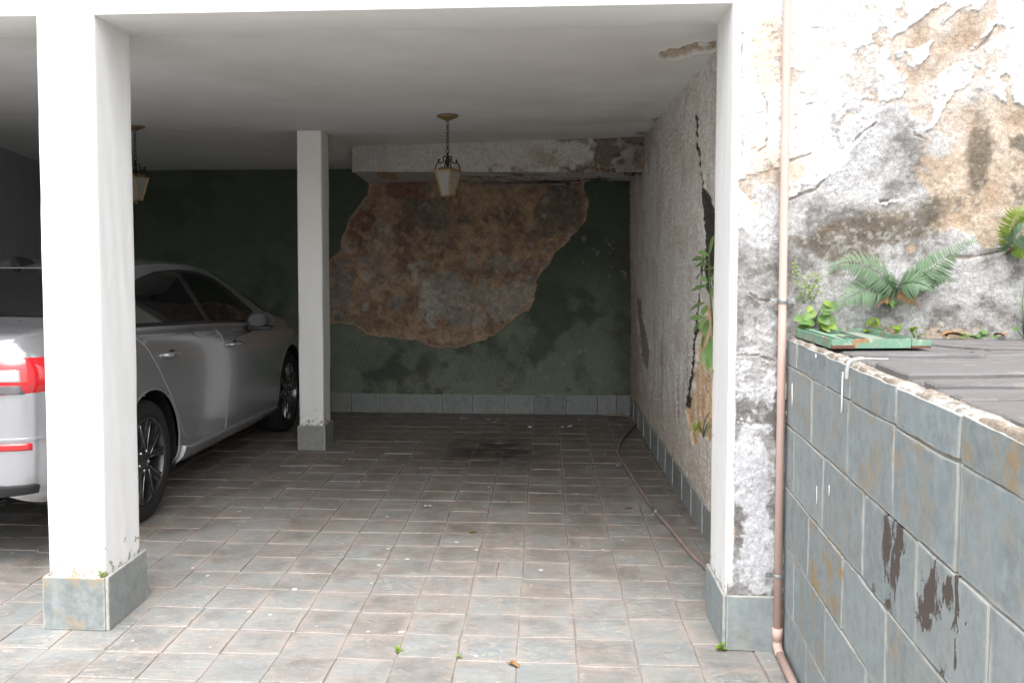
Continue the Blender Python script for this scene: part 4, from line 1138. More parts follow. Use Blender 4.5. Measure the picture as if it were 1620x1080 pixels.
def build_car():
    yaw = math.atan2(0.055, 2.79)
    car = tag(empty('car', (-3.145, 5.19, 0), -yaw), 'silver four-door saloon car parked nose-in behind the white pillars', 'car')
    HZ, AR = 0.345, 0.405                      # hub height, arch radius
    # body skin: loft with wheel openings
    us = np.concatenate([np.linspace(UR, -0.86, 16), np.linspace(-0.83, 3.40, 142), np.linspace(3.42, UF, 14)])
    rings = []
    for u in us:
        r = ring_curve(u)
        rings.append([(x, u, z) for x, z in r])
    A = np.array(rings)                         # (nu, nr, 3)
    keep = np.ones((A.shape[0] - 1, A.shape[1] - 1), bool)
    for hu in (0.0, WB):
        low = A[:, :6 * NRS, 2]
        du = A[:, :, 1] - hu; dz = A[:, :, 2] - HZ
        rad = np.hypot(du, dz)
        lim = np.zeros(rad.shape, bool); lim[:, :6 * NRS] = True
        sel = lim & (np.abs(rad - AR) < 0.017) & (rad > 1e-3)
        k = AR / np.maximum(rad, 1e-3)
        nu_, nz = hu + du * k, HZ + dz * k
        for i, j in np.argwhere(sel):
            A[i, j] = (xside(nu_[i, j], max(nz[i, j], 0.21)), nu_[i, j], nz[i, j])
        du = A[:, :, 1] - hu; dz = A[:, :, 2] - HZ
        rad = np.hypot(du, dz)
        cr = 0.25 * (rad[:-1, :-1] + rad[1:, :-1] + rad[:-1, 1:] + rad[1:, 1:])
        l2 = np.zeros(cr.shape, bool); l2[:, :6 * NRS] = True
        keep &= ~(l2 & (cr < AR))
    m = MB()
    nu, nr = A.shape[:2]
    for side in (1, -1):
        o = len(m.v)
        m.v += [(side * p[0], p[1], p[2]) for row in A for p in row]
        for i in range(nu - 1):
            for j in range(nr - 1):
                if keep[i, j]:
                    q = (o + i * nr + j, o + (i + 1) * nr + j, o + (i + 1) * nr + j + 1, o + i * nr + j + 1)
                    m.f.append(q if side < 0 else q[::-1])
    # rear and front caps, floor pan
    for i in (0, nu - 1):
        lp = [tuple(p) for p in A[i]]
        poly = lp + [(-p[0], p[1], p[2]) for p in lp[::-1][1:]]
        o = len(m.v); m.v += poly; m.f.append(tuple(range(o, o + len(poly))))
    body = m.build('body', M_PAINT, car, True); weld(body)
    m = MB(); m.box((0, 1.35, 0.29), (1.40, 3.6, 0.10)); m.build('floor_pan', M_BLACK, car)
    # wheel housings and arch lips
    for side in (1, -1):
        for hu in (0.0, WB):
            m = MB()
            prof = [(AR + 0.012, 0.55), (AR + 0.012, 0.885 if hu else 0.885)]
            o = len(m.v); n = 28
            for h in (0.50, 0.90):
                for k in range(n + 1):
                    a = R(-18) + (math.pi + R(36)) * k / n
                    m.v.append((side * h, hu + (AR + 0.006) * math.cos(a), HZ + (AR + 0.006) * math.sin(a)))
            for k in range(n): m.f.append((o + k, o + k + 1, o + n + 1 + k + 1, o + n + 1 + k))
            o2 = len(m.v); m.v.append((side * 0.50, hu, HZ)); m.f += [(o2, o + k, o + k + 1) for k in range(n)]
            m.build('wheel_housing', M_BLACK, car, True)
            m = MB(); pts = []
            for k in range(33):
                a = R(-14) + (math.pi + R(28)) * k / 32
                uu, zz = hu + AR * math.cos(a), HZ + AR * math.sin(a)
                if zz > 0.235: pts.append((side * (xside(uu, zz) - 0.002), uu, zz))
            m.tube(pts, 0.008, 6); m.build('arch_lip', M_PAINT, car, True)
    # doors
    rear_door = [(-0.13, 1.080), (-0.02, 0.985), (0.10, 0.86), (0.24, 0.70), (0.37, 0.54), (0.45, 0.42), (0.53, 0.355), (0.65, 0.335), (1.19, 0.318), (1.205, 0.45), (1.215, 0.65), (1.20, 0.85), (1.145, 1.0), (1.13, 1.022), (0.6, 1.047), (0.0, 1.078)]
    front_door = [(1.20, 0.315), (2.34, 0.290), (2.42, 0.31), (2.435, 0.45), (2.43, 0.70), (2.39, 0.82), (2.30, 0.93), (2.25, 0.948), (1.7, 0.985), (1.14, 1.020), (1.155, 1.0), (1.21, 0.85), (1.225, 0.65), (1.215, 0.45)]
    for side in (1, -1):
        for ol, hu, hz in ((rear_door, 0.27, 0.925), (front_door, 1.37, 0.885)):
            dr = cdt_panel(ol, off=0.0045, side=side).build('door', M_PAINT, car); weld(dr)
            # pull handle with recess
            x0 = xside(hu, hz) + 0.004
            m = MB(); m.lathe([(0.001, 0.004), (0.035, 0.003), (0.046, 0.0)], 20)
            m.v = [(side * (x0 + 0.0015), hu + 0.03 + v[0] * 1.15, hz - 0.012 + v[1] * 0.75) for v in m.v]
            m.build('handle_recess', M_BLACK, dr, True)
            m = MB()
            m.tube([(side * (x0 - 0.004), hu - 0.10, hz), (side * (x0 + 0.030), hu - 0.085, hz + 0.001), (side * (x0 + 0.038), hu - 0.04, hz), (side * (x0 + 0.038), hu + 0.05, hz - 0.004), (side * (x0 + 0.028), hu + 0.085, hz - 0.006), (side * (x0 - 0.004), hu + 0.10, hz - 0.006)], [0.012, 0.015, 0.015, 0.015, 0.014, 0.012], 10)
            m.build('handle', M_PAINT, dr, True)
        # sill skirt
        sk = [(0.42, 0.21), (2.36, 0.195), (2.40, 0.285), (0.60, 0.322), (0.46, 0.345)]
        s_ = cdt_panel(sk, off=0.020, side=side, drop=0.03, edge=0.015).build('side_skirt', M_PAINT, car); weld(s_)
        # windows: dark surround, glass
        def win(u, z): return (u, z)
        surround = [(-0.40, 1.128), (0.0, 1.098), (0.6, 1.067), (1.13, 1.042), (1.7, 1.008), (2.28, 0.962), (2.25, 1.02), (2.08, 1.14), (1.90, 1.255), (1.72, 1.345), (1.50, 1.392), (1.15, 1.412), (0.75, 1.405), (0.40, 1.365), (0.10, 1.285), (-0.15, 1.20)]
        w_ = cdt_panel(surround, off=0.002, side=side, edge=0.003, drop=0.004).build('window_surround', M_BLACK, car); weld(w_)
        rear_glass = [(0.02, 1.118), (0.6, 1.088), (1.085, 1.064), (1.06, 1.25), (1.05, 1.392), (0.75, 1.385), (0.42, 1.348), (0.16, 1.278)]
        front_glass = [(1.165, 1.060), (1.7, 1.028), (2.10, 0.998), (2.04, 1.10), (1.88, 1.22), (1.70, 1.322), (1.48, 1.372), (1.13, 1.392), (1.14, 1.25)]
        quarter = [(-0.30, 1.140), (-0.02, 1.122), (0.12, 1.262), (-0.08, 1.205)]
        for ol in (rear_glass, front_glass, quarter):
            g_ = cdt_panel(ol, off=0.0055, side=side, edge=0.003, drop=0.004).build('side_window', M_GLASS, car); weld(g_)
        bp = [(1.087, 1.060), (1.163, 1.057), (1.138, 1.25), (1.128, 1.395), (1.052, 1.395), (1.062, 1.25)]
        b_ = cdt_panel(bp, off=0.007, side=side, edge=0.002, drop=0.004, dens=0.02).build('door_pillar', M_BLACK, car); weld(b_)
        # mirror
        mx, mu, mz = 1.02, 1.66, 1.035
        bm = bmesh.new(); bmesh.ops.create_uvsphere(bm, u_segments=20, v_segments=12, radius=1.0)
        for v in bm.verts:
            x, y, z = v.co
            y = y if y > 0 else y * 0.35
            s1 = 1 - 0.18 * x
            v.co = (side * (mx + 0.092 * x), mu + 0.10 * y * s1 + 0.03 * x, mz + 0.066 * z * s1 + 0.012 * x)
        me = bpy.data.meshes.new('mirror'); bm.to_mesh(me); bm.free()
        mi = link_mesh('mirror', me, M_GLOSS, car, True)
        m = MB(); m.lathe([(0.0005, 0.0), (0.95, 0.0), (1.0, 0.15)], 24)
        m.v = [(side * (mx + 0.070 * v[0]), mu - 0.0365 + 0.02 * v[2] + 0.03 * v[0] * 0.8, mz + 0.048 * v[1]) for v in m.v]
        m.build('mirror_glass', M_GLASS, mi)
        m = MB(); m.tube([(side * (mx - 0.06), mu + 0.02, mz - 0.04), (side * (mx - 0.10), mu + 0.06, mz - 0.075), (side * (xside(1.86, 0.97) - 0.01), mu + 0.16, mz - 0.085)], [0.028, 0.026, 0.03], 10); m.build('mirror_foot', M_BLACK, mi, True)
        m = MB(); m.box((side * mx, mu + 0.02, mz - 0.062), (0.17, 0.11, 0.03), None, 0.008); m.build('mirror_base', M_BLACK, mi, auto=R(40))
        # tail lamp wrapping the corner
        def plan(z, tt):
            """tt 0 on the flank .. 1 near the middle of the tail; returns point and outward normal"""
            path = [(xside(u, z), u) for u in np.concatenate([np.linspace(-0.62, -0.9, 8), np.linspace(-0.93, -1.005, 9)])]
            path += [(x, -1.012) for x in np.linspace(path[-1][0] - 0.03, 0.25, 8)]
            P_ = np.array(path); L = np.concatenate([[0], np.cumsum(np.hypot(*np.diff(P_, axis=0).T))])
            s_ = tt * L[-1]
            x = np.interp(s_, L, P_[:, 0]); u = np.interp(s_, L, P_[:, 1])
            x2 = np.interp(s_ + .01, L, P_[:, 0]); u2 = np.interp(s_ + .01, L, P_[:, 1])
            d = Vector((x2 - x, u2 - u)); d = d.normalized() if d.length > 0 else Vector((-1, 0))
            return Vector((x, u)), Vector((-d.y, d.x)) * -1 if False else Vector((-d.y, d.x))
        def wrap(name, t0, t1, zlo, zhi, off, mat, par, taper=0.0):
            n, q = 26, 6
            G = np.zeros((q + 1, n + 1, 3))
            for i in range(n + 1):
                tt = t0 + (t1 - t0) * i / n
                f = i / n
                lo = zlo + taper * (1 - f) ; hi = zhi
                for j in range(q + 1):
                    z = lo + (hi - lo) * j / q
                    p, nn = plan(min(z, 1.03), tt)
                    if nn.x < 0 and nn.y < 0: pass
                    if nn.dot(Vector((p.x, -0.2 + min(0, p.y)))) < 0: nn = -nn
                    e_ = off if 0 < j < q and 0 < i < n else 0.0
                    G[j, i] = (side * (p.x + nn.x * e_), p.y + nn.y * e_, z)
            o = mesh_np(name, G, None, mat, par, flip=(side > 0)); weld(o, 1e-5, R(60))
            return o
        tl = wrap('tail_lamp', 0.14, 0.93, 0.845, 1.030, 0.014, M_RED, car, 0.03)
        wrap('clear_insert', 0.43, 0.92, 0.912, 0.985, 0.017, M_CLEAR, tl)
        wrap('dark_insert', 0.43, 0.92, 0.862, 0.911, 0.017, M_SMOKE, tl)
        wrap('rear_reflector', 0.40, 0.72, 0.60, 0.636, 0.008, M_RED, car)
        # lower bumper insert
        wrap('bumper_insert', 0.36, 1.0, 0.36, 0.44, 0.006, M_BLACK, car, 0.03)
        wrap('bumper_crease', 0.2, 1.0, 0.645, 0.66, 0.006, M_PAINT, car)
        # head lamp (far end)
        ol = [(3.12, 0.80), (3.42, 0.72), (3.50, 0.66), (3.40, 0.64), (3.16, 0.70)]
        hl = cdt_panel(ol, off=0.006, side=side, edge=0.004).build('head_lamp', M_CLEAR, car); weld(hl)
    # rear window, windscreen, boot seam from the loft top
    def top_patch(name, u0, u1, f0, f1, mat, off, ns=14, nw=18):
        G = np.zeros((ns + 1, 2 * nw + 1, 3))
        for i in range(ns + 1):
            u = u0 + (u1 - u0) * i / ns
            r = ring_curve(u); k = f0 + (f1 - f0) * i / ns
            seg = r[int(k * NRS):][::-1]; L = len(seg) - 1
            for j in range(2 * nw + 1):
                f = abs(j - nw) / nw * L; a = min(int(f), L - 1); b = f - a
                x = seg[a][0] + (seg[a + 1][0] - seg[a][0]) * b; z = seg[a][1] + (seg[a + 1][1] - seg[a][1]) * b
                G[i, j] = ((-1 if j < nw else 1) * x * (1 - 0.002), u, z + off)
        o = mesh_np(name, G, None, mat, car); weld(o, 1e-5, R(60)); return o
    top_patch('rear_window', -0.49, 0.18, 7.2, 8.4, M_GLASS, 0.006)
    top_patch('windscreen', 1.86, 2.60, 8.4, 7.2, M_GLASS, 0.006)
    m = MB(); pts = []
    for u in np.linspace(-0.985, -0.55, 20):
        r = ring_curve(u); q = r[int(7.3 * NRS)]
        pts.append((q[0] * 0.985, u, q[1] + 0.001))
    for sd_ in (1, -1):
        m.tube([(sd_ * p[0], p[1], p[2]) for p in pts], 0.0035, 6)
    m.build('boot_seam', M_BLACK, car, True)
    m = MB(); pts = []
    r = ring_curve(0.195)
    m.tube([(x, 0.192, z + 0.003) for x, z in r[int(8.1 * NRS):]] + [(-x, 0.192, z + 0.003) for x, z in r[int(8.1 * NRS):][::-1][1:]], 0.003, 6); m.build('roof_trim', M_PAINT, car, True)
    # shark fin aerial
    zf = float(interp(T_TOP, 0.45))
    m = MB()
    for k in range(9):
        f = k / 8; hh = 0.006 + 0.058 * (1 - f) ** 0.55; wd = 0.030 * (1 - f) ** 0.6 + 0.004
        u = 0.25 + 0.20 * f; zb_ = float(interp(T_TOP, u)) - 0.004
        for (a, b) in ((-1, 0), (-0.55, 0.55), (-0.12, 1), (0.12, 1), (0.55, 0.55), (1, 0)):
            m.v.append((a * wd, u - 0.03 * b * (1 - f), zb_ + hh * b))
    for k in range(8):
        for j in range(5): m.f.append((k * 6 + j, k * 6 + j + 1, (k + 1) * 6 + j + 1, (k + 1) * 6 + j))
    m.f += [(5, 4, 3, 2, 1, 0), tuple(48 + j for j in range(6))]
    m.build('roof_aerial', M_BLACK, car, auto=R(50))
    # exhaust tip
    m = MB(); m.tube([(0.55, -0.98, 0.33), (0.55, -0.85, 0.33)], 0.035, 14); m.build('exhaust_tip', M_CHROME, car, True)
    m = MB(); m.box((0, -1.022, 0.80), (0.40, 0.012, 0.13), None, 0.004); m.build('number_plate', M_CLEAR, car)
    # wheels
    def wheel(x, u, side):
        wx = empty('wheel'); wx.parent = car; wx.location = (side * x, u, HZ)
        RT = HZ - 0.001
        m = MB()
        prof = [(0.235, -0.20), (0.29, -0.205), (RT - 0.012, -0.19), (RT, -0.16), (RT, -0.03), (RT - 0.012, -0.008), (0.318, 0.0), (0.290, 0.004), (0.262, 0.002), (0.250, -0.006), (0.246, -0.03)]
        m.lathe([(r, side * h) for r, h in prof], 56, ax='X'); m.build('tyre', M_TYRE, wx, auto=R(35))
        m = MB(); m.lathe([(r, side * h) for r, h in [(0.250, -0.004), (0.246, 0.002), (0.236, -0.004), (0.228, -0.03), (0.222, -0.19)]], 56, ax='X'); rm = m.build('rim', M_RIM, wx, auto=R(35))
        m = MB(); m.lathe([(r, side * h) for r, h in [(0.0005, -0.10), (0.16, -0.10), (0.16, -0.12)]], 40, ax='X'); m.build('brake_disc', M_RIME, wx, auto=R(35))
        m = MB(); m.lathe([(r, side * h) for r, h in [(0.225, -0.135), (0.0005, -0.135)]], 40, ax='X'); m.build('wheel_back', M_BLACK, wx)
        for k in range(5):
            a0 = 2 * math.pi * k / 5 + 0.35
            m = MB()
            for sg in (-1, 1):
                pts = []
                for f, sp_, dep in ((0.045, 0.10, -0.028), (0.10, 0.16, -0.018), (0.16, 0.22, -0.008), (0.232, 0.25, -0.006)):
                    a = a0 + sg * sp_ * (0.7 + 0.5 * f / 0.23)
                    pts.append((f, a, dep))
                o = len(m.v)
                for f, a, dep in pts:
                    wd = 0.019 + 0.016 * (f / 0.23)
                    for (da, dd) in ((-wd, -0.035), (-wd * 0.75, 0.0), (wd * 0.75, 0.0), (wd, -0.035)):
                        ca, sa = math.cos(a), math.sin(a)
                        m.v.append((side * (dep + dd), f * ca - da * sa, f * sa + da * ca))
                for i in range(3):
                    for j in range(3): m.f.append((o + i * 4 + j, o + i * 4 + j + 1, o + (i + 1) * 4 + j + 1, o + (i + 1) * 4 + j))
            sp = m.build('spoke', M_RIM, rm, auto=R(30))
            m = MB()
            for sg in (-1, 1):
                pts = [(side * (-0.004 if f < 0.2 else -0.003), f * math.cos(a0 + sg * q), f * math.sin(a0 + sg * q)) for f, q in ((0.06, 0.17), (0.12, 0.25), (0.17, 0.29), (0.225, 0.31))]
                m.tube(pts, 0.0028, 5)
            m.build('spoke_edge', M_RIME, rm, True)
            m = MB(); m.lathe([(r, side * h) for r, h in [(0.0005, -0.012), (0.009, -0.013), (0.010, -0.03)]], 8, c=(0, 0.058 * math.cos(a0 + 0.63), 0.058 * math.sin(a0 + 0.63)), ax='X'); m.build('wheel_nut', M_CHROME, rm, True)
        m = MB(); m.lathe([(r, side * h) for r, h in [(0.0005, -0.006), (0.026, -0.008), (0.034, -0.014), (0.075, -0.022), (0.082, -0.045)]], 28, ax='X'); m.build('hub', M_RIM, rm, auto=R(35))
        return wx
    for u in (0.0, WB):
        for side in (1, -1): wheel(0.902, u, side)
    return car
build_car()

# ---- hanging lanterns
M_BRASS = mat_simple('aged_brass', (0.42, 0.30, 0.13), 0.45, 0.6, 40, 0.5, 0.2, (0.20, 0.14, 0.07))
M_IRON = mat_simple('dark_bronze', (0.045, 0.038, 0.028), 0.55, 0.7, 40, 0.4, 0.2)
def mat_milk():
    t = NT('milky_lantern_glass'); co = t.n('ShaderNodeTexCoord').outputs['Object']
    n = t.noise(co, 30, 3)
    return t.done(t.mix(n, rgb(0.25, 0.245, 0.225), rgb(0.31, 0.30, 0.275)), 0.25, None, Transmission_Weight=0.25)
M_MILK = mat_milk()
def lantern(loc, rz, label):
    t = tag(empty('hanging_lantern', loc, rz), label, 'lamp', 'brass lanterns hanging from the garage ceiling')
    m = MB(); m.lathe([(0.0005, 0.0), (0.072, 0.0), (0.074, -0.006), (0.060, -0.014), (0.035, -0.024), (0.014, -0.034), (0.0005, -0.036)], 28); m.build('ceiling_rose', M_BRASS, t, True)
    # chain
    z = -0.038
    for k in range(8):
        L = 0.034 if k in (0,) else 0.028
        pts = []
        for j in range(12):
            a = 2 * math.pi * j / 12
            w_ = 0.0085 * math.cos(a); h = (L / 2) * math.sin(a)
            pts.append((w_, 0, z - L / 2 + h) if k % 2 == 0 else (0, w_, z - L / 2 + h))
        m = MB(); m.tube(pts, 0.0024, 6, closed=True); m.build('chain_link', M_IRON, t, True)
        z -= L - 0.0055
    m = MB(); m.tube([(0.012 * math.cos(2 * math.pi * j / 16), 0, z - 0.012 + 0.016 * math.sin(2 * math.pi * j / 16)) for j in range(16)], 0.0032, 6, closed=True); m.build('top_ring', M_IRON, t, True)
    zt = z - 0.026
    # stem
    m = MB(); m.lathe([(0.0005, zt + 0.002), (0.010, zt), (0.006, zt - 0.02), (0.012, zt - 0.035), (0.007, zt - 0.05), (0.013, zt - 0.07), (0.009, zt - 0.10), (0.016, zt - 0.115), (0.0005, zt - 0.12)], 16); m.build('stem', M_IRON, t, True)
    zr = zt - 0.118; a = 0.062; b = 0.030; hb = 0.158
    for k in range(4):
        an = math.pi / 4 + k * math.pi / 2
        ca, sa = math.cos(an), math.sin(an)
        prof = [(0.006, zt - 0.03), (0.020, zt - 0.022), (0.032, zt - 0.034), (0.028, zt - 0.050), (0.038, zt - 0.066), (0.060, zt - 0.068), (0.066, zt - 0.050), (0.058, zt - 0.046), (0.064, zt - 0.062), (0.078, zt - 0.082), (0.084, zt - 0.104), (a * 1.414, zr - 0.004)]
        m = MB(); m.tube(spline([(r * ca, r * sa, h) for r, h in prof], 4), 0.0042, 6); m.build('scroll_arm', M_IRON, t, True)
    # crown and frame
    m = MB()
    for (s0, s1, z0, z1) in ((a + .006, a + .006, zr - 0.010, zr), (a - .006, a - .018, zr, zr + 0.014), (a - .018, a - .040, zr + 0.014, zr + 0.022)):
        o = len(m.v)
        for s_, z_ in ((s0, z0), (s1, z1)): m.v += [(s_ * x, s_ * y, z_) for x, y in ((-1, -1), (1, -1), (1, 1), (-1, 1))]
        m.f += [(o + i, o + (i + 1) % 4, o + 4 + (i + 1) % 4, o + 4 + i) for i in range(4)] + [(o + 3, o + 2, o + 1, o), (o + 4, o + 5, o + 6, o + 7)]
    m.build('crown', M_BRASS, t)
    zl = zr - 0.010
    for x, y in ((-1, -1), (1, -1), (1, 1), (-1, 1)):
        m = MB(); m.tube([(a * x, a * y, zl), (b * x, b * y, zl - hb)], [0.0085, 0.007], 6); m.build('corner_post', M_BRASS, t)
    for i in range(4):
        q = ((-1, -1), (1, -1), (1, 1), (-1, 1)); p0, p1 = q[i], q[(i + 1) % 4]
        k = 0.965
        m = MB(); vs = [(a * k * p0[0], a * k * p0[1], zl), (a * k * p1[0], a * k * p1[1], zl), (b * k * p1[0], b * k * p1[1], zl - hb), (b * k * p0[0], b * k * p0[1], zl - hb)]
        vi = [(v[0] * 0.95, v[1] * 0.95, v[2]) for v in vs]
        m.add(vs + vi, [(0, 1, 2, 3), (7, 6, 5, 4), (0, 4, 5, 1), (2, 6, 7, 3)]); m.build('pane', M_MILK, t)
    m = MB(); m.box((0, 0, zl - hb - 0.004), (2 * b + 0.014, 2 * b + 0.014, 0.009), None, 0.002); m.lathe([(0.022, zl - hb - 0.008), (0.012, zl - hb - 0.018), (0.008, zl - hb - 0.022), (0.009, zl - hb - 0.028), (0.0005, zl - hb - 0.034)], 12); m.build('bottom_finial', M_BRASS, t)
    return t
L1 = onz(708, 183, ZC); L2 = onz(213, 199, ZC)
lantern((L1.x, L1.y, ZC - 0.002), R(-24), 'brass lantern hanging from the ceiling before the bare plaster patch')
lantern((L2.x, L2.y, ZC - 0.004), R(-20), 'brass lantern over the silver car, half hidden by the front pillar')

# ---- pink downpipe
M_PIPE = mat_simple('pink_painted_pipe', (0.60, 0.42, 0.365), 0.5, 0, 9, 0.12, 0.1, (0.54, 0.38, 0.33))
M_GALV = mat_simple('galvanised_steel', (0.42, 0.43, 0.43), 0.4, 0.8, 30, 0.3, 0.2)
def downpipe():
    t = tag(empty('downpipe', (0.882, 3.585, 0)), 'pink painted downpipe clamped at the corner of the right pillar', 'pipe')
    b = Vector((0.882, 3.585, 0)); yw = 3.585; r = 0.0148
    p = lambda x, z, y=yw: Vector((x, y, z)) - b
    m = MB(); m.tube([p(0.877, 5.15), p(0.8785, 2.4), p(0.8805, 1.2), p(0.8815, 0.06)], r, 18); m.build('pipe', M_PIPE, t, True)
    m = MB(); m.tube([p(0.8815, 0.098), p(0.8815, 0.05)], r + 0.004, 18); m.build('coupling', M_PIPE, t, True)
    el = spline([p(0.8815, 0.055), p(0.8812, 0.034, yw - 0.003), p(0.880, 0.024, yw - 0.02), p(0.877, 0.021, yw - 0.06)], 5)
    m = MB(); m.tube(el, r + 0.002, 18); m.build('elbow', M_PIPE, t, True)
    m = MB(); m.tube([p(0.878, 0.0205, yw - 0.05), p(0.855, 0.0200, yw - 0.5), p(0.794, 0.0200, yw - 1.6)], r, 18); m.build('floor_pipe', M_PIPE, t, True)
    for px, py in ((1238, 476), (1228, 910)):
        z = ony(px, py, yw).z
        m = MB(); m.tube([p(0.8815 + 0.0178 * math.cos(R(a)), z, yw + 0.0178 * math.sin(R(a))) for a in range(170, 371, 20)], 0.003, 6)
        m.v = [(v[0], v[1], (v[2] - z) * 3.2 + z) for v in m.v]
        m.box(p(0.8815 - 0.031, z, yw + 0.006), (0.028, 0.004, 0.019)); m.box(p(0.8815 + 0.031, z, yw + 0.006), (0.028, 0.004, 0.019))
        for sx in (-1, 1): m.lathe([(0.0005, -0.004), (0.004, -0.003), (0.004, 0.002)], 8, c=p(0.8815 + sx * 0.035, z, yw + 0.003), M=Matrix.Rotation(R(-90), 3, 'X'))
        m.build('pipe_clamp', M_GALV, t)
downpipe()

# ---- garden hose along the right wall
def hose():
    z3 = lambda p: onz(480 + p[0] / 2.418, 640 + p[1] / 2.418, 0.014)
    pts = [z3(p) for p in ((1150, 38), (1215, 40), (1252, 50), (1272, 72), (1240, 105), (1215, 140), (1204, 180), (1222, 215), (1245, 250), (1290, 325), (1340, 398), (1400, 468), (1480, 565), (1560, 652))]
    pts += [Vector((0.70, 4.02, 0.014)), Vector((0.715, 3.99, 0.014))]
    t = tag(empty('garden_hose', (0.7, 6, 0)), 'pinkish brown hose lying along the right wall of the garage', 'hose')
    m = MB(); m.tube([p - Vector((0.7, 6, 0)) for p in spline(pts[:-1], 6)], 0.0108, 10)
    m.build('hose_line', mat_simple('brown_hose', (0.32, 0.24, 0.21), 0.5, 0, 12, 0.3), t, True)
    q = z3((1338, 396)); q2 = z3((1352, 412))
    m = MB(); m.tube([q - Vector((0.7, 6, 0)), q2 - Vector((0.7, 6, 0))], 0.0155, 10); m.build('hose_joint', M_GALV, t, True)
hose()

# ---- green steel tray on the terrace corner
def tray():
    tm = NT('chipped_green_paint'); p = tm.n('ShaderNodeTexCoord').outputs['Object']
    n = tm.noise(p, 22, 6, 0.7); n2 = tm.noise(p, 6, 4)
    base = tm.mix(tm.mapr(n2, 0.3, 0.7), rgb(0.10, 0.215, 0.15), rgb(0.17, 0.29, 0.21))
    base = tm.mix(tm.ramp(tm.noise(p, 40, 5, 0.7), 0.55, 0.66), base, rgb(0.33, 0.37, 0.31))
    rust = tm.ramp(n, 0.57, 0.63)
    col = tm.mix(rust, base, tm.mix(tm.noise(p, 60, 3), rgb(0.22, 0.085, 0.04), rgb(0.36, 0.17, 0.06)))
    mt = tm.done(col, 0.55, tm.bump(n, 0.002, 0.5))
    mr = mat_simple('rusted_steel', (0.17, 0.075, 0.05), 0.9, 0, 40, 0.5, 0.6)
    k = [onz(1315, 551, ZT + 0.004), onz(1472, 550, ZT + 0.004), onz(1418, 532, ZT + 0.004), onz(1260, 532, ZT + 0.004)]   # ground corners: near left, near right, far right, far left
    t = tag(empty('steel_tray', (k[0].x, k[0].y, ZT)), 'rusty green steel frame tray lying on the terrace corner', 'tray')
    b = Vector((k[0].x, k[0].y, ZT))
    ux = Vector((1, 0.0, 0)); c0 = Vector((k[0].x - 0.0, k[0].y, ZT + 0.004))
    # flat rectangle with its real edges: W along the facade, D into depth
    ex = (k[1] - k[0]); ex.z = 0; W = ex.length; ex.normalize()
    ey = (k[3] - k[0]); ey.z = 0; D = ey.length; ey.normalize()
    def q(a, d, z): return c0 + ex * a + ey * d + Vector((0, 0, z)) - b
    def bar(name, a0, d0, a1, d1, h, th, mat=mt, z0=0.0, par=t):
        m = MB(); A_, B_ = q(a0, d0, z0), q(a1, d1, z0)
        dr = (B_ - A_).normalized(); nn = Vector((-dr.y, dr.x, 0)) * th / 2
        vs = [A_ - nn, A_ + nn, B_ + nn, B_ - nn]
        m.add([v for v in vs] + [v + Vector((0, 0, h)) for v in vs], [(3, 2, 1, 0), (4, 5, 6, 7), (0, 1, 5, 4), (1, 2, 6, 5), (2, 3, 7, 6), (3, 0, 4, 7)])
        return m.build(name, mat, par)
    bar('side_rail', 0, 0, W * 0.80, 0, 0.030, 0.006); bar('side_rail', 0, 0.003, 0, D, 0.030, 0.006); bar('side_rail', 0, D, W, D, 0.030, 0.006); bar('side_rail', W * 0.80, 0.003, W * 0.80, D - 0.003, 0.030, 0.006)
    m = MB(); m.add([q(0.004, 0.004, 0.012), q(W * 0.8, 0.004, 0.012), q(W * 0.8, D - 0.004, 0.012), q(0.004, D - 0.004, 0.012)], [(0, 1, 2, 3)])
    m.add([q(0.004, 0.004, 0.008), q(W * 0.8, 0.004, 0.008), q(W * 0.8, D - 0.004, 0.008), q(0.004, D - 0.004, 0.008)], [(3, 2, 1, 0)])
    bp = m.build('base_plate', mt, t)
    mk = NT('dark_slot').done(rgb(0.01, 0.012, 0.01), 0.9)
    for i in range(3):
        aa = W * (0.22 + 0.10 * i); m = MB()
        m.add([q(aa, D * 0.32, 0.0135), q(aa + W * 0.05, D * 0.32, 0.0135), q(aa + W * 0.035, D * 0.68, 0.0135), q(aa - W * 0.015, D * 0.68, 0.0135)], [(0, 1, 2, 3)]); m.build('drain_slot', mk, bp)
    bar('cross_strip', W * 0.58, 0.01, W * 0.58, D - 0.01, 0.005, 0.05, mat_simple('pale_worn_paint', (0.24, 0.28, 0.23), 0.7, 0, 25, 0.3), 0.0135)
    bar('inner_rail', 0.035, 0.01, 0.035, D - 0.01, 0.018, 0.022, mt, 0.0125)
    # outer flap on the right
    m = MB(); m.add([q(W * 0.81, 0.0, 0.034), q(W, 0.0, 0.010), q(W, D, 0.010), q(W * 0.81, D, 0.034), q(W * 0.81, 0.0, 0.028), q(W, 0.0, 0.004), q(W, D, 0.004), q(W * 0.81, D, 0.028)], [(0, 1, 2, 3), (7, 6, 5, 4), (0, 4, 5, 1), (1, 5, 6, 2), (2, 6, 7, 3), (3, 7, 4, 0)]); m.build('side_flap', mt, t)
    bar('front_lip', W * 0.805, -0.001, W, -0.001, 0.022, 0.005, mt, 0.004)
    bar('rust_edge', 0.0, -0.004, W * 0.22, -0.004, 0.010, 0.012, mr); bar('rust_edge', W * 0.8, -0.004, W * 0.99, -0.004, 0.007, 0.012, mr)
    m = MB(); m.tube([q(W * 0.3, D - 0.01, 0.02 + 0.0) + Vector((0.012 * math.cos(k_), -0.01, 0.012 + 0.014 * math.sin(k_))) for k_ in np.linspace(0, 5.5, 14)], 0.004, 6); m.build('hasp_ring', mr, t, True)
tray()

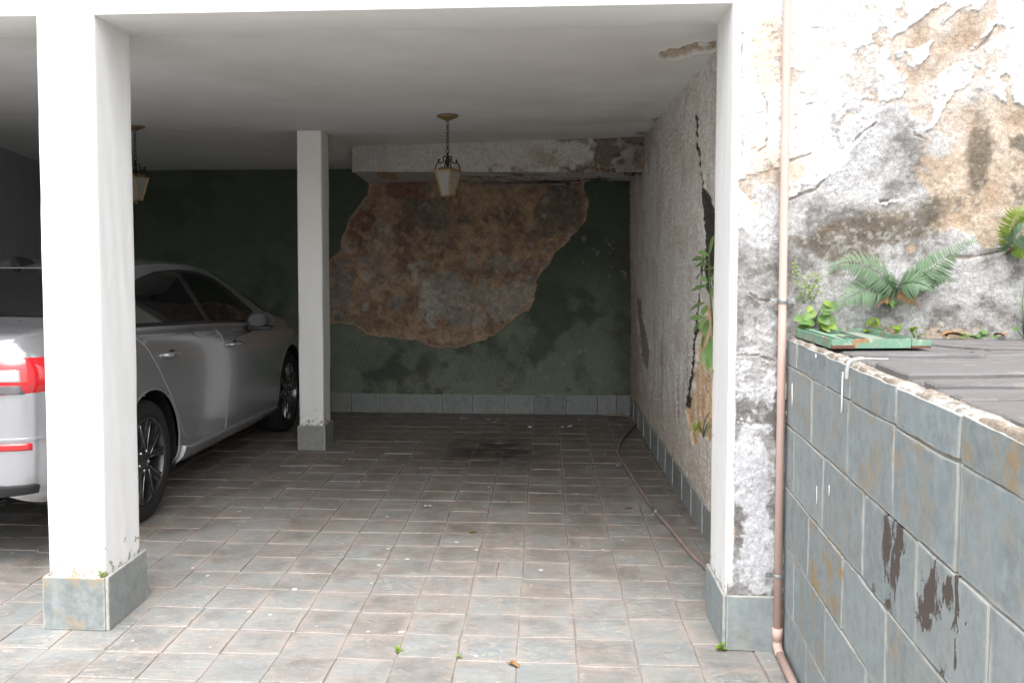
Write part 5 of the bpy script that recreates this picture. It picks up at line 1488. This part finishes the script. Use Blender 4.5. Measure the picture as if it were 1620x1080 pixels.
# ---- white cable end hooked over the terrace edge
def cable():
    s0, _ = wall_s(1352, 572)
    P = WO + WD * s0
    nrm = Vector((-0.9985, 0.055, 0))
    b = Vector((P.x, P.y, ZT))
    e = onz(1405, 568, ZT + 0.012)
    pts = [P + nrm * 0.020 + Vector((0, 0, ZT - 0.045)), P + nrm * 0.020 + Vector((0, 0, ZT - 0.02)), P + nrm * 0.012 + Vector((0, 0, ZT + 0.006)), P - nrm * 0.02 + Vector((0, 0, ZT + 0.014)), P - nrm * 0.07 + Vector((0, 0.01, ZT + 0.012)), e]
    m = MB(); m.tube([p - b for p in spline(pts, 5)], [0.006] * 6 + [0.0055] * 10 + [0.003] * 10, 10)
    o = m.build('cable_end', mat_simple('old_white_plastic', (0.45, 0.45, 0.43), 0.6, 0, 30, 0.35), None, True)
    o.location = b
    tag(o, 'short white cable end hooked over the terrace edge', 'cable')
cable()

# ================================================================== PLANTS
def mat_leaf(name, a, b, tr=0.25):
    t = NT(name); co = t.n('ShaderNodeTexCoord').outputs['Object']
    rnd = t.n('ShaderNodeObjectInfo').outputs['Random']
    isl = t.n('ShaderNodeNewGeometry').outputs['Random Per Island']
    n = t.noise(co, 35, 4)
    k = t.math('FRACT', t.math('ADD', rnd, isl))
    col = t.mix(t.math('MULTIPLY', t.math('ADD', n, k), 0.5), rgb(*a), rgb(*b))
    m = t.done(col, 0.45, None, Specular_IOR_Level=0.35)
    tl = t.n('ShaderNodeBsdfTranslucent'); t.set(tl.inputs[0], col)
    mx = t.n('ShaderNodeMixShader'); mx.inputs[0].default_value = tr
    t.t.links.new(t.b.outputs[0], mx.inputs[1]); t.t.links.new(tl.outputs[0], mx.inputs[2]); t.t.links.new(mx.outputs[0], t.out.inputs['Surface'])
    return m
M_LEAF = mat_leaf('green_leaf', (0.085, 0.17, 0.045), (0.16, 0.27, 0.085))
M_PALE = mat_leaf('pale_leaf', (0.13, 0.24, 0.075), (0.22, 0.34, 0.13))
M_LEAFY = mat_leaf('yellow_green_leaf', (0.14, 0.25, 0.035), (0.26, 0.34, 0.06))
M_FERN = mat_leaf('fern_green', (0.085, 0.15, 0.085), (0.165, 0.235, 0.14))
M_STEM = mat_simple('plant_stem', (0.12, 0.17, 0.05), 0.6, 0, 30, 0.3)
M_DEAD = mat_simple('dead_leaf', (0.30, 0.17, 0.07), 0.8, 0, 30, 0.4)

def leaf_mb(m, base, d, up, L, W, droop=0.25, fold=0.25, n=6, shape=0.8):
    """blade from base along d, curving towards -up"""
    d = Vector(d).normalized(); up = Vector(up)
    side = d.cross(up)
    side = side.normalized() if side.length > 1e-4 else d.orthogonal().normalized()
    nrm = side.cross(d).normalized()
    o = len(m.v)
    for k in range(n + 1):
        f = k / n
        wd = W * 0.5 * (math.sin(math.pi * min(1, f ** shape)) ** 0.75 if 0 < f < 1 else 0.04)
        c = Vector(base) + d * (L * f) - nrm * (droop * L * f * f)
        m.v += [tuple(c - side * wd + nrm * wd * fold), tuple(c), tuple(c + side * wd + nrm * wd * fold)]
    for k in range(n):
        a = o + 3 * k
        m.f += [(a, a + 1, a + 4, a + 3), (a + 1, a + 2, a + 5, a + 4)]
    return m
def leaf(name, parent, org, base, d, up, L, W, mat, **kw):
    m = MB(); leaf_mb(m, Vector(base) - Vector(org), d, up, L, W, **kw)
    return m.build(name, mat, parent, True)
def frond(parent, org, pts, pin, mat, rr, n=20, taper=0.5, droop=0.35, up=(0, -0.4, 1)):
    """fern frond: rachis through pts, paired leaflets"""
    c = spline([Vector(p) - Vector(org) for p in pts], 10)
    m = MB(); m.tube(c, [0.0022 * (1 - 0.7 * i / len(c)) for i in range(len(c))], 5)
    up = Vector(up)
    n = int(n * 1.35)
    for k in range(n):
        f = 0.08 + 0.92 * k / n
        i = min(int(f * (len(c) - 1)), len(c) - 2)
        p = c[i].lerp(c[i + 1], f * (len(c) - 1) - i)
        t = (c[i + 1] - c[i]).normalized()
        s = t.cross(up); s = s.normalized() if s.length > 1e-3 else t.orthogonal().normalized()
        nn = s.cross(t)
        L = pin * 1.05 * (0.55 + 0.45 * math.sin(math.pi * min(1, f * 1.5))) * (1 - max(0, f - taper) / (1 - taper) * 0.85)
        for sg in (-1, 1):
            d = s * sg * 0.92 + t * (0.35 + rr.uniform(-.08, .08)) + nn * rr.uniform(-0.12, 0.12)
            leaf_mb(m, p, d, nn, L * rr.uniform(0.88, 1.08), L * 0.17 + 0.0018, droop + rr.uniform(-.1, .1), 0.15, 4, 0.65)
    return m.build('frond', mat, parent, True)

def P_wall(px, py, out=0.0): 
    return ony(px, py, Y0 - 0.006 - out)
def wall_ferns():
    rr = random.Random(31)
    root = P_wall(1418, 462)
    t = tag(empty('fern', root), 'large fern with many fronds growing from the peeling wall above the tray', 'fern', 'plants growing on the outer wall')
    def fr(pts, pin, n=20, **kw):
        frond(t, root, [P_wall(*p) for p in pts], pin, M_FERN, rr, n, **kw)
    fr([(1418, 460, 0.0), (1408, 448, 0.06), (1385, 428, 0.10), (1350, 415, 0.13), (1322, 420, 0.14), (1312, 436, 0.14)], 0.075, 22, up=(0, -1, 0.5))
    fr([(1418, 464, 0.0), (1400, 456, 0.05), (1372, 458, 0.10), (1345, 468, 0.13), (1330, 482, 0.14), (1324, 496, 0.14)], 0.062, 20, up=(0, -1, 0.4))
    fr([(1418, 462, 0.0), (1425, 450, 0.05), (1445, 446, 0.09), (1465, 452, 0.12), (1476, 462, 0.13)], 0.065, 18, up=(0, -1, 0.5))
    fr([(1420, 458, 0.0), (1440, 446, 0.05), (1470, 428, 0.08), (1500, 404, 0.10), (1525, 386, 0.11), (1548, 380, 0.12)], 0.062, 24, up=(0, -1, 0.5))
    fr([(1425, 460, 0.0), (1452, 444, 0.03), (1480, 438, 0.06), (1500, 440, 0.08), (1512, 446, 0.09)], 0.05, 18, up=(0, -1, 0.6))
    fr([(1416, 464, 0.0), (1402, 458, 0.03), (1390, 466, 0.06), (1380, 474, 0.07)], 0.04, 12, up=(0, -1, 0.4))
    fr([(1418, 458, 0.0), (1408, 446, 0.02), (1400, 440, 0.05), (1408, 436, 0.08)], 0.045, 12, up=(0, -1, 0.3))
    for pts in ([(1420, 462, 0.0), (1432, 466, 0.04), (1448, 478, 0.06), (1456, 492, 0.06)], [(1412, 462, 0.0), (1398, 470, 0.05), (1388, 486, 0.07)]):
        frond(t, root, [P_wall(*p) for p in pts], 0.03, M_DEAD, rr, 12, up=(0, -1, 0.4))
    for k in range(7):
        q = P_wall(1418 + rr.uniform(-22, 10), 468 + rr.uniform(-4, 12))
        leaf('leaf', t, root, q, (rr.uniform(-1, 1), -0.8, rr.uniform(-0.6, 0.3)), (0, -0.5, 1), rr.uniform(0.03, 0.05), rr.uniform(0.02, 0.03), M_LEAF)
    # right edge fern
    root2 = P_wall(1592, 398)
    t2 = tag(empty('fern', root2), 'fern rooted in the wall crack at the right edge of the picture', 'fern', 'plants growing on the outer wall')
    for pts, pin in (([(1592, 398, 0), (1598, 385, .04), (1612, 372, .08), (1636, 352, .11), (1665, 340, .12)], .07), ([(1592, 396, 0), (1598, 372, .04), (1608, 345, .08), (1625, 328, .10), (1650, 318, .11)], .05), ([(1594, 400, 0), (1615, 392, .04), (1640, 394, .08), (1660, 404, .09)], .05)):
        frond(t2, root2, [P_wall(*p) for p in pts], pin, M_FERN if pin > .06 else M_LEAFY, rr, 20, up=(0, -1, 0.6))
    m = MB(); m.tube([P_wall(1590, 402, 0.0) - root2, P_wall(1604, 394, 0.01) - root2, P_wall(1625, 380, 0.012) - root2, P_wall(1650, 368, 0.01) - root2], [0.006, 0.008, 0.007, 0.005], 7); m.build('root_stock', mat_simple('brown_root', (0.14, 0.085, 0.05), 0.9, 0, 40, 0.5, 0.6), t2, True)
wall_ferns()

def clump(name, label, root, n, L, mat, rr, spread=1.0, tall=0.6, nstem=0, group=None, cat='plant', wr=0.7, facing=(0, -0.6, 0)):
    t = tag(empty(name, root), label, cat, group)
    for k in range(n):
        a = rr.uniform(0, 2 * math.pi)
        d = Vector((math.cos(a) * spread, math.sin(a) * spread * 0.6, rr.uniform(0.1, 1.0) * tall)) + Vector(facing)
        st = Vector((rr.uniform(-1, 1) * L * spread * 0.8, rr.uniform(-0.3, 0.0) * L, rr.uniform(0, 1) * L * tall * 1.2))
        l = L * rr.uniform(0.6, 1.1)
        m = MB()
        m.tube([(0, 0, 0), tuple(st * 0.6 + Vector((0, -0.004, 0))), tuple(st)], 0.0012, 5)
        leaf_mb(m, st, d, (0, -0.3, 1), l, l * wr, 0.3, 0.2, 6, 0.75)
        m.build('leaf', mat, t, True)
    return t
def small_plants():
    rr = random.Random(44)
    W = 'plants growing on the outer wall'
    r = P_wall(1285, 512)
    t = tag(empty('leafy_weed', r), 'bright leafy weed between the pink downpipe and the green tray', 'plant', W)
    for px, py, L, wr, mt in ((1268, 510, .055, .85, M_LEAF), (1280, 500, .04, .7, M_LEAFY), (1290, 492, .045, .7, M_LEAFY), (1300, 484, .05, .75, M_LEAF), (1308, 490, .05, .7, M_LEAF), (1272, 504, .04, .8, M_LEAF), (1284, 496, .035, .7, M_LEAF), (1294, 506, .04, .8, M_LEAFY), (1306, 500, .04, .7, M_LEAF), (1298, 492, .035, .7, M_LEAFY), (1280, 514, .04, .8, M_LEAFY), (1312, 482, .035, .7, M_LEAF), (1288, 508, .045, .8, M_LEAF), (1300, 512, .04, .7, M_LEAFY), (1312, 514, .035, .7, M_LEAFY), (1276, 518, .05, .8, M_LEAF), (1296, 500, .045, .8, M_LEAF), (1304, 476, .03, .7, M_LEAFY), (1284, 484, .03, .6, M_LEAFY)):
        q = P_wall(px, py, 0.03 + rr.uniform(0, .03))
        m = MB(); m.tube([(0, 0, 0), tuple((q - r) * 0.5 + Vector((0, -0.005, 0))), tuple(q - r)], 0.0013, 5)
        leaf_mb(m, q - r, (rr.uniform(-1, 1), -0.5, rr.uniform(-0.6, 0.2)), (0, -1, 0.5), L * 1.12, L * 1.12 * wr, 0.25, 0.2, 6, 0.75); m.build('leaf', mt, t, True)
    # wiry yellow-green weed climbing above it
    r = P_wall(1270, 478)
    t = tag(empty('wiry_weed', r), 'wiry yellow-green weed with tiny leaves beside the upper pipe clamp', 'plant', W)
    for k in range(7):
        a = P_wall(1270 + rr.uniform(-10, 20), 480); e = P_wall(1262 + rr.uniform(-8, 40), 405 + rr.uniform(0, 45), 0.03)
        md = a.lerp(e, 0.5) + Vector((rr.uniform(-.02, .02), -0.02, 0))
        m = MB(); c = spline([a - r, md - r, e - r], 5); m.tube(c, 0.0009, 4)
        for q in c[2:]:
            for s in range(2): leaf_mb(m, q, (rr.uniform(-1, 1), rr.uniform(-1, 0), rr.uniform(-.5, .7)), (0, -.5, 1), rr.uniform(.008, .016), rr.uniform(.006, .010), .2, .2, 3)
        m.build('sprig', M_LEAFY, t, True)
    for px, py, n, L, lab, mt in ((1376, 517, 10, .044, 'small round-leaved weed at the wall foot behind the tray middle', M_LEAFY), (1409, 521, 8, .040, 'small pale weed at the wall foot behind the tray corner', M_LEAFY), (1446, 524, 7, .032, 'tiny weed at the wall foot right of the tray', M_LEAFY),
                                   (1545, 519, 14, .034, 'low spreading weed at the wall foot right of the dead leaf', M_LEAF)):
        q = P_wall(px, py, 0.02); q.z = ZT
        clump('leafy_weed', lab, q, n, L, mt, rr, 0.8 if px < 1500 else 1.6, 0.9 if px < 1500 else 0.5, group=W)
    q = P_wall(1612, 520, 0.02); q.z = ZT
    t = tag(empty('leafy_weed', q), 'taller leafy weed at the right edge of the terrace wall', 'plant', W)
    for k in range(18):
        h = rr.uniform(0.01, 0.22)
        b = Vector((rr.uniform(-.02, .08), -rr.uniform(.01, .05), h)); m = MB(); m.tube([(0.02, 0, 0), tuple(b * .6), tuple(b)], .0014, 5)
        L = rr.uniform(.03, .055); leaf_mb(m, b, (rr.uniform(-1, 1), -.6, rr.uniform(-.4, .5)), (0, -.5, 1), L, L * .6, .3, .2); m.build('leaf', M_LEAF if k % 3 else M_LEAFY, t, True)
    # plant hanging in the crack of the inner wall
    X = 0.80
    pw = lambda a, b_, o=0.0: onx(a, b_, X - 0.02 - o)
    r = pw(1124, 470)
    t = tag(empty('crack_plant', r), 'tall plant with long narrow leaves growing in the crack of the side wall', 'plant', 'plants growing on the side wall')
    st = [(1128, 600), (1129, 540), (1124, 470), (1122, 430), (1122, 395), (1126, 380)]
    m = MB(); m.tube([p - r for p in spline([pw(*p, 0.02) for p in st], 6)], 0.004, 7); m.build('stem', M_STEM, t, True)
    m = MB(); m.tube([p - r for p in spline([pw(*p, 0.03) for p in ((1131, 590), (1133, 520), (1129, 455), (1124, 420))], 6)], 0.0035, 7); m.build('stem', M_STEM, t, True)
    lv = [((1123, 402), (1128, 374)), ((1122, 405), (1104, 396)), ((1120, 412), (1090, 405)), ((1120, 418), (1098, 418)), ((1122, 425), (1093, 432)), ((1122, 428), (1137, 412)), ((1121, 452), (1090, 456)), ((1120, 448), (1108, 436)), ((1124, 455), (1136, 470)),
          ((1117, 478), (1084, 488)), ((1118, 482), (1112, 496)), ((1116, 503), (1091, 502)), ((1113, 508), (1090, 524)), ((1118, 500), (1106, 520)), ((1120, 505), (1114, 530)), ((1121, 520), (1099, 556)), ((1124, 530), (1122, 565)), ((1122, 540), (1112, 574)), ((1130, 535), (1128, 585)), ((1131, 480), (1136, 500)), ((1122, 440), (1135, 432)), ((1126, 560), (1118, 580))]
    for a, b_ in lv:
        A_ = pw(*a, 0.03); B_ = pw(*b_, rr.uniform(0.04, 0.09))
        d = B_ - A_; L = d.length * rr.uniform(0.98, 1.12)
        leaf('leaf', t, r, A_, d, (-0.4, -1, 0.5), L, min(0.032, 0.013 + L * 0.17), M_PALE, droop=rr.uniform(0.0, 0.18), shape=1.25, n=7)
    r = pw(1112, 690)
    t = tag(empty('fern', r), 'small fern on the side wall low beside the right pillar', 'fern', 'plants growing on the side wall')
    for pts in (([(1112, 690), (1105, 672), (1100, 680), (1094, 698)]), ([(1112, 690), (1114, 668), (1120, 655), (1124, 650)]), ([(1112, 690), (1118, 672), (1126, 672), (1128, 690)]), ([(1112, 690), (1106, 676), (1096, 676), (1092, 684)]), ([(1112, 692), (1116, 680), (1122, 684), (1124, 698)])):
        frond(t, r, [pw(*p, 0.03 * i) for i, p in enumerate(pts)], 0.034, M_FERN if pts[1][0] > 1110 else M_LEAFY, rr, 14, up=(-1, -0.5, 0.5))
    # seedlings in the floor joints and on the pillar base
    F_ = 'seedlings in the paving joints'
    for px, py, n, L, lab in ((628, 1030, 8, .020, 'green seedling in a paving joint left of the dry one'), (727, 1040, 6, .014, 'sparse seedling with brown tips in the front paving joint'), (1139, 1028, 7, .022, 'seedling at the foot of the right pillar base')):
        q = onz(px, py, 0.0); clump('seedling', lab, q, n, L, M_LEAFY, rr, 0.9, 0.9, group=F_, facing=(0, -0.2, 0.3))
    q = Vector((-1.770, 3.632, 0.216))
    clump('seedling', 'tiny seedling sprouting on top of the left pillar base', q, 8, .022, M_LEAFY, rr, 0.7, 1.0, group=F_, facing=(0, -0.3, 0.2))
    q = ony(630 + 143, 534, YB - 0.01)
    clump('seedling', 'tiny green plant on the lower edge of the bare plaster patch', q, 7, .03, M_LEAF, rr, 1.0, 0.3)
small_plants()

# ---- litter: paper scraps at the back, dry leaves
def litter():
    rr = random.Random(77)
    mp = mat_simple('dirty_paper', (0.62, 0.62, 0.63), 0.8, 0, 30, 0.15)
    spots = [(735, 662, .055, 'long torn paper scrap on the garage floor near the back wall'), (772, 664, .025, 'small paper scrap right of the long torn one'), (783, 669, .03, 'crumpled paper bit in the middle of the garage back'), (788, 665, .02, 'tiny paper bit behind the crumpled one'), (838, 676, .025, 'small pale scrap left of the larger right one'), (902, 675, .05, 'wide pale paper scrap nearest the hose'), (916, 664, .025, 'small scrap in front of the right skirting end'), (890, 676, .018, 'tiny scrap touching the wide pale one'), (980, 738, .035, 'pale scrap beside the bend of the hose'), (676, 802, .03, 'pale square scrap on tiles in the middle of the floor')]
    for px, py, L, lab in spots:
        q = onz(px, py, 0.003); m = MB(); N = 9; o = []
        a0 = rr.uniform(0, 6)
        vs = [(0, 0, 0.010)]
        for k in range(N):
            a = 2 * math.pi * k / N; r_ = L * rr.uniform(0.5, 1.0)
            vs.append((r_ * math.cos(a), r_ * 0.6 * math.sin(a), rr.uniform(0.002, 0.014)))
        m.add(vs, [(0, 1 + k, 1 + (k + 1) % N) for k in range(N)])
        m.add([(v[0], v[1], v[2] - 0.0012) for v in vs], [(0, 1 + (k + 1) % N, 1 + k) for k in range(N)])
        ob = m.build('paper_scrap', mp); ob.location = q; ob.rotation_euler = (0, 0, rr.uniform(-.4, .4))
        tag(ob, lab, 'paper', 'paper scraps on the garage floor')
    def dry(px, py, z, L, lab, dark=False, where=None):
        q = where if where is not None else onz(px, py, z)
        m = MB(); leaf_mb(m, (0, 0, 0.006), (1, 0.2, 0.15), (0, 0, 1), L, L * .55, 0.25, 0.5, 7, 0.8)
        leaf_mb(m, (0, 0.002, 0.007), (0.6, 0.7, 0.1), (0, 0, 1), L * .7, L * .4, 0.3, 0.5, 6, 0.8)
        m.tube([(0, 0, 0.006), (-L * .25, -0.004, 0.004)], 0.0012, 5)
        ob = m.build('dry_leaf', M_DEAD, None, True); ob.location = q; ob.rotation_euler = (0, 0, rr.uniform(-1, 1)); tag(ob, lab, 'leaf', 'dry leaves on the ground')
    dry(743, 843, 0.0, 0.04, 'small dry leaf on the tiles in the middle of the floor')
    dry(990, 806, 0.0, 0.05, 'dark dry leaf on the tiles left of the hose')
    dry(805, 1050, 0.0, 0.05, 'dry leaf in the front paving below the middle')
    q = Vector((ony(1492, 525, 3.54).x, 3.54, ZT + 0.008))
    dry(0, 0, 0, 0.085, 'curled brown leaf lying on the terrace by the wall', where=q)
    q = Vector((ony(1590, 525, 3.55).x, 3.55, ZT + 0.008))
    dry(0, 0, 0, 0.075, 'reddish dry leaf at the right end of the terrace', where=q)
litter()
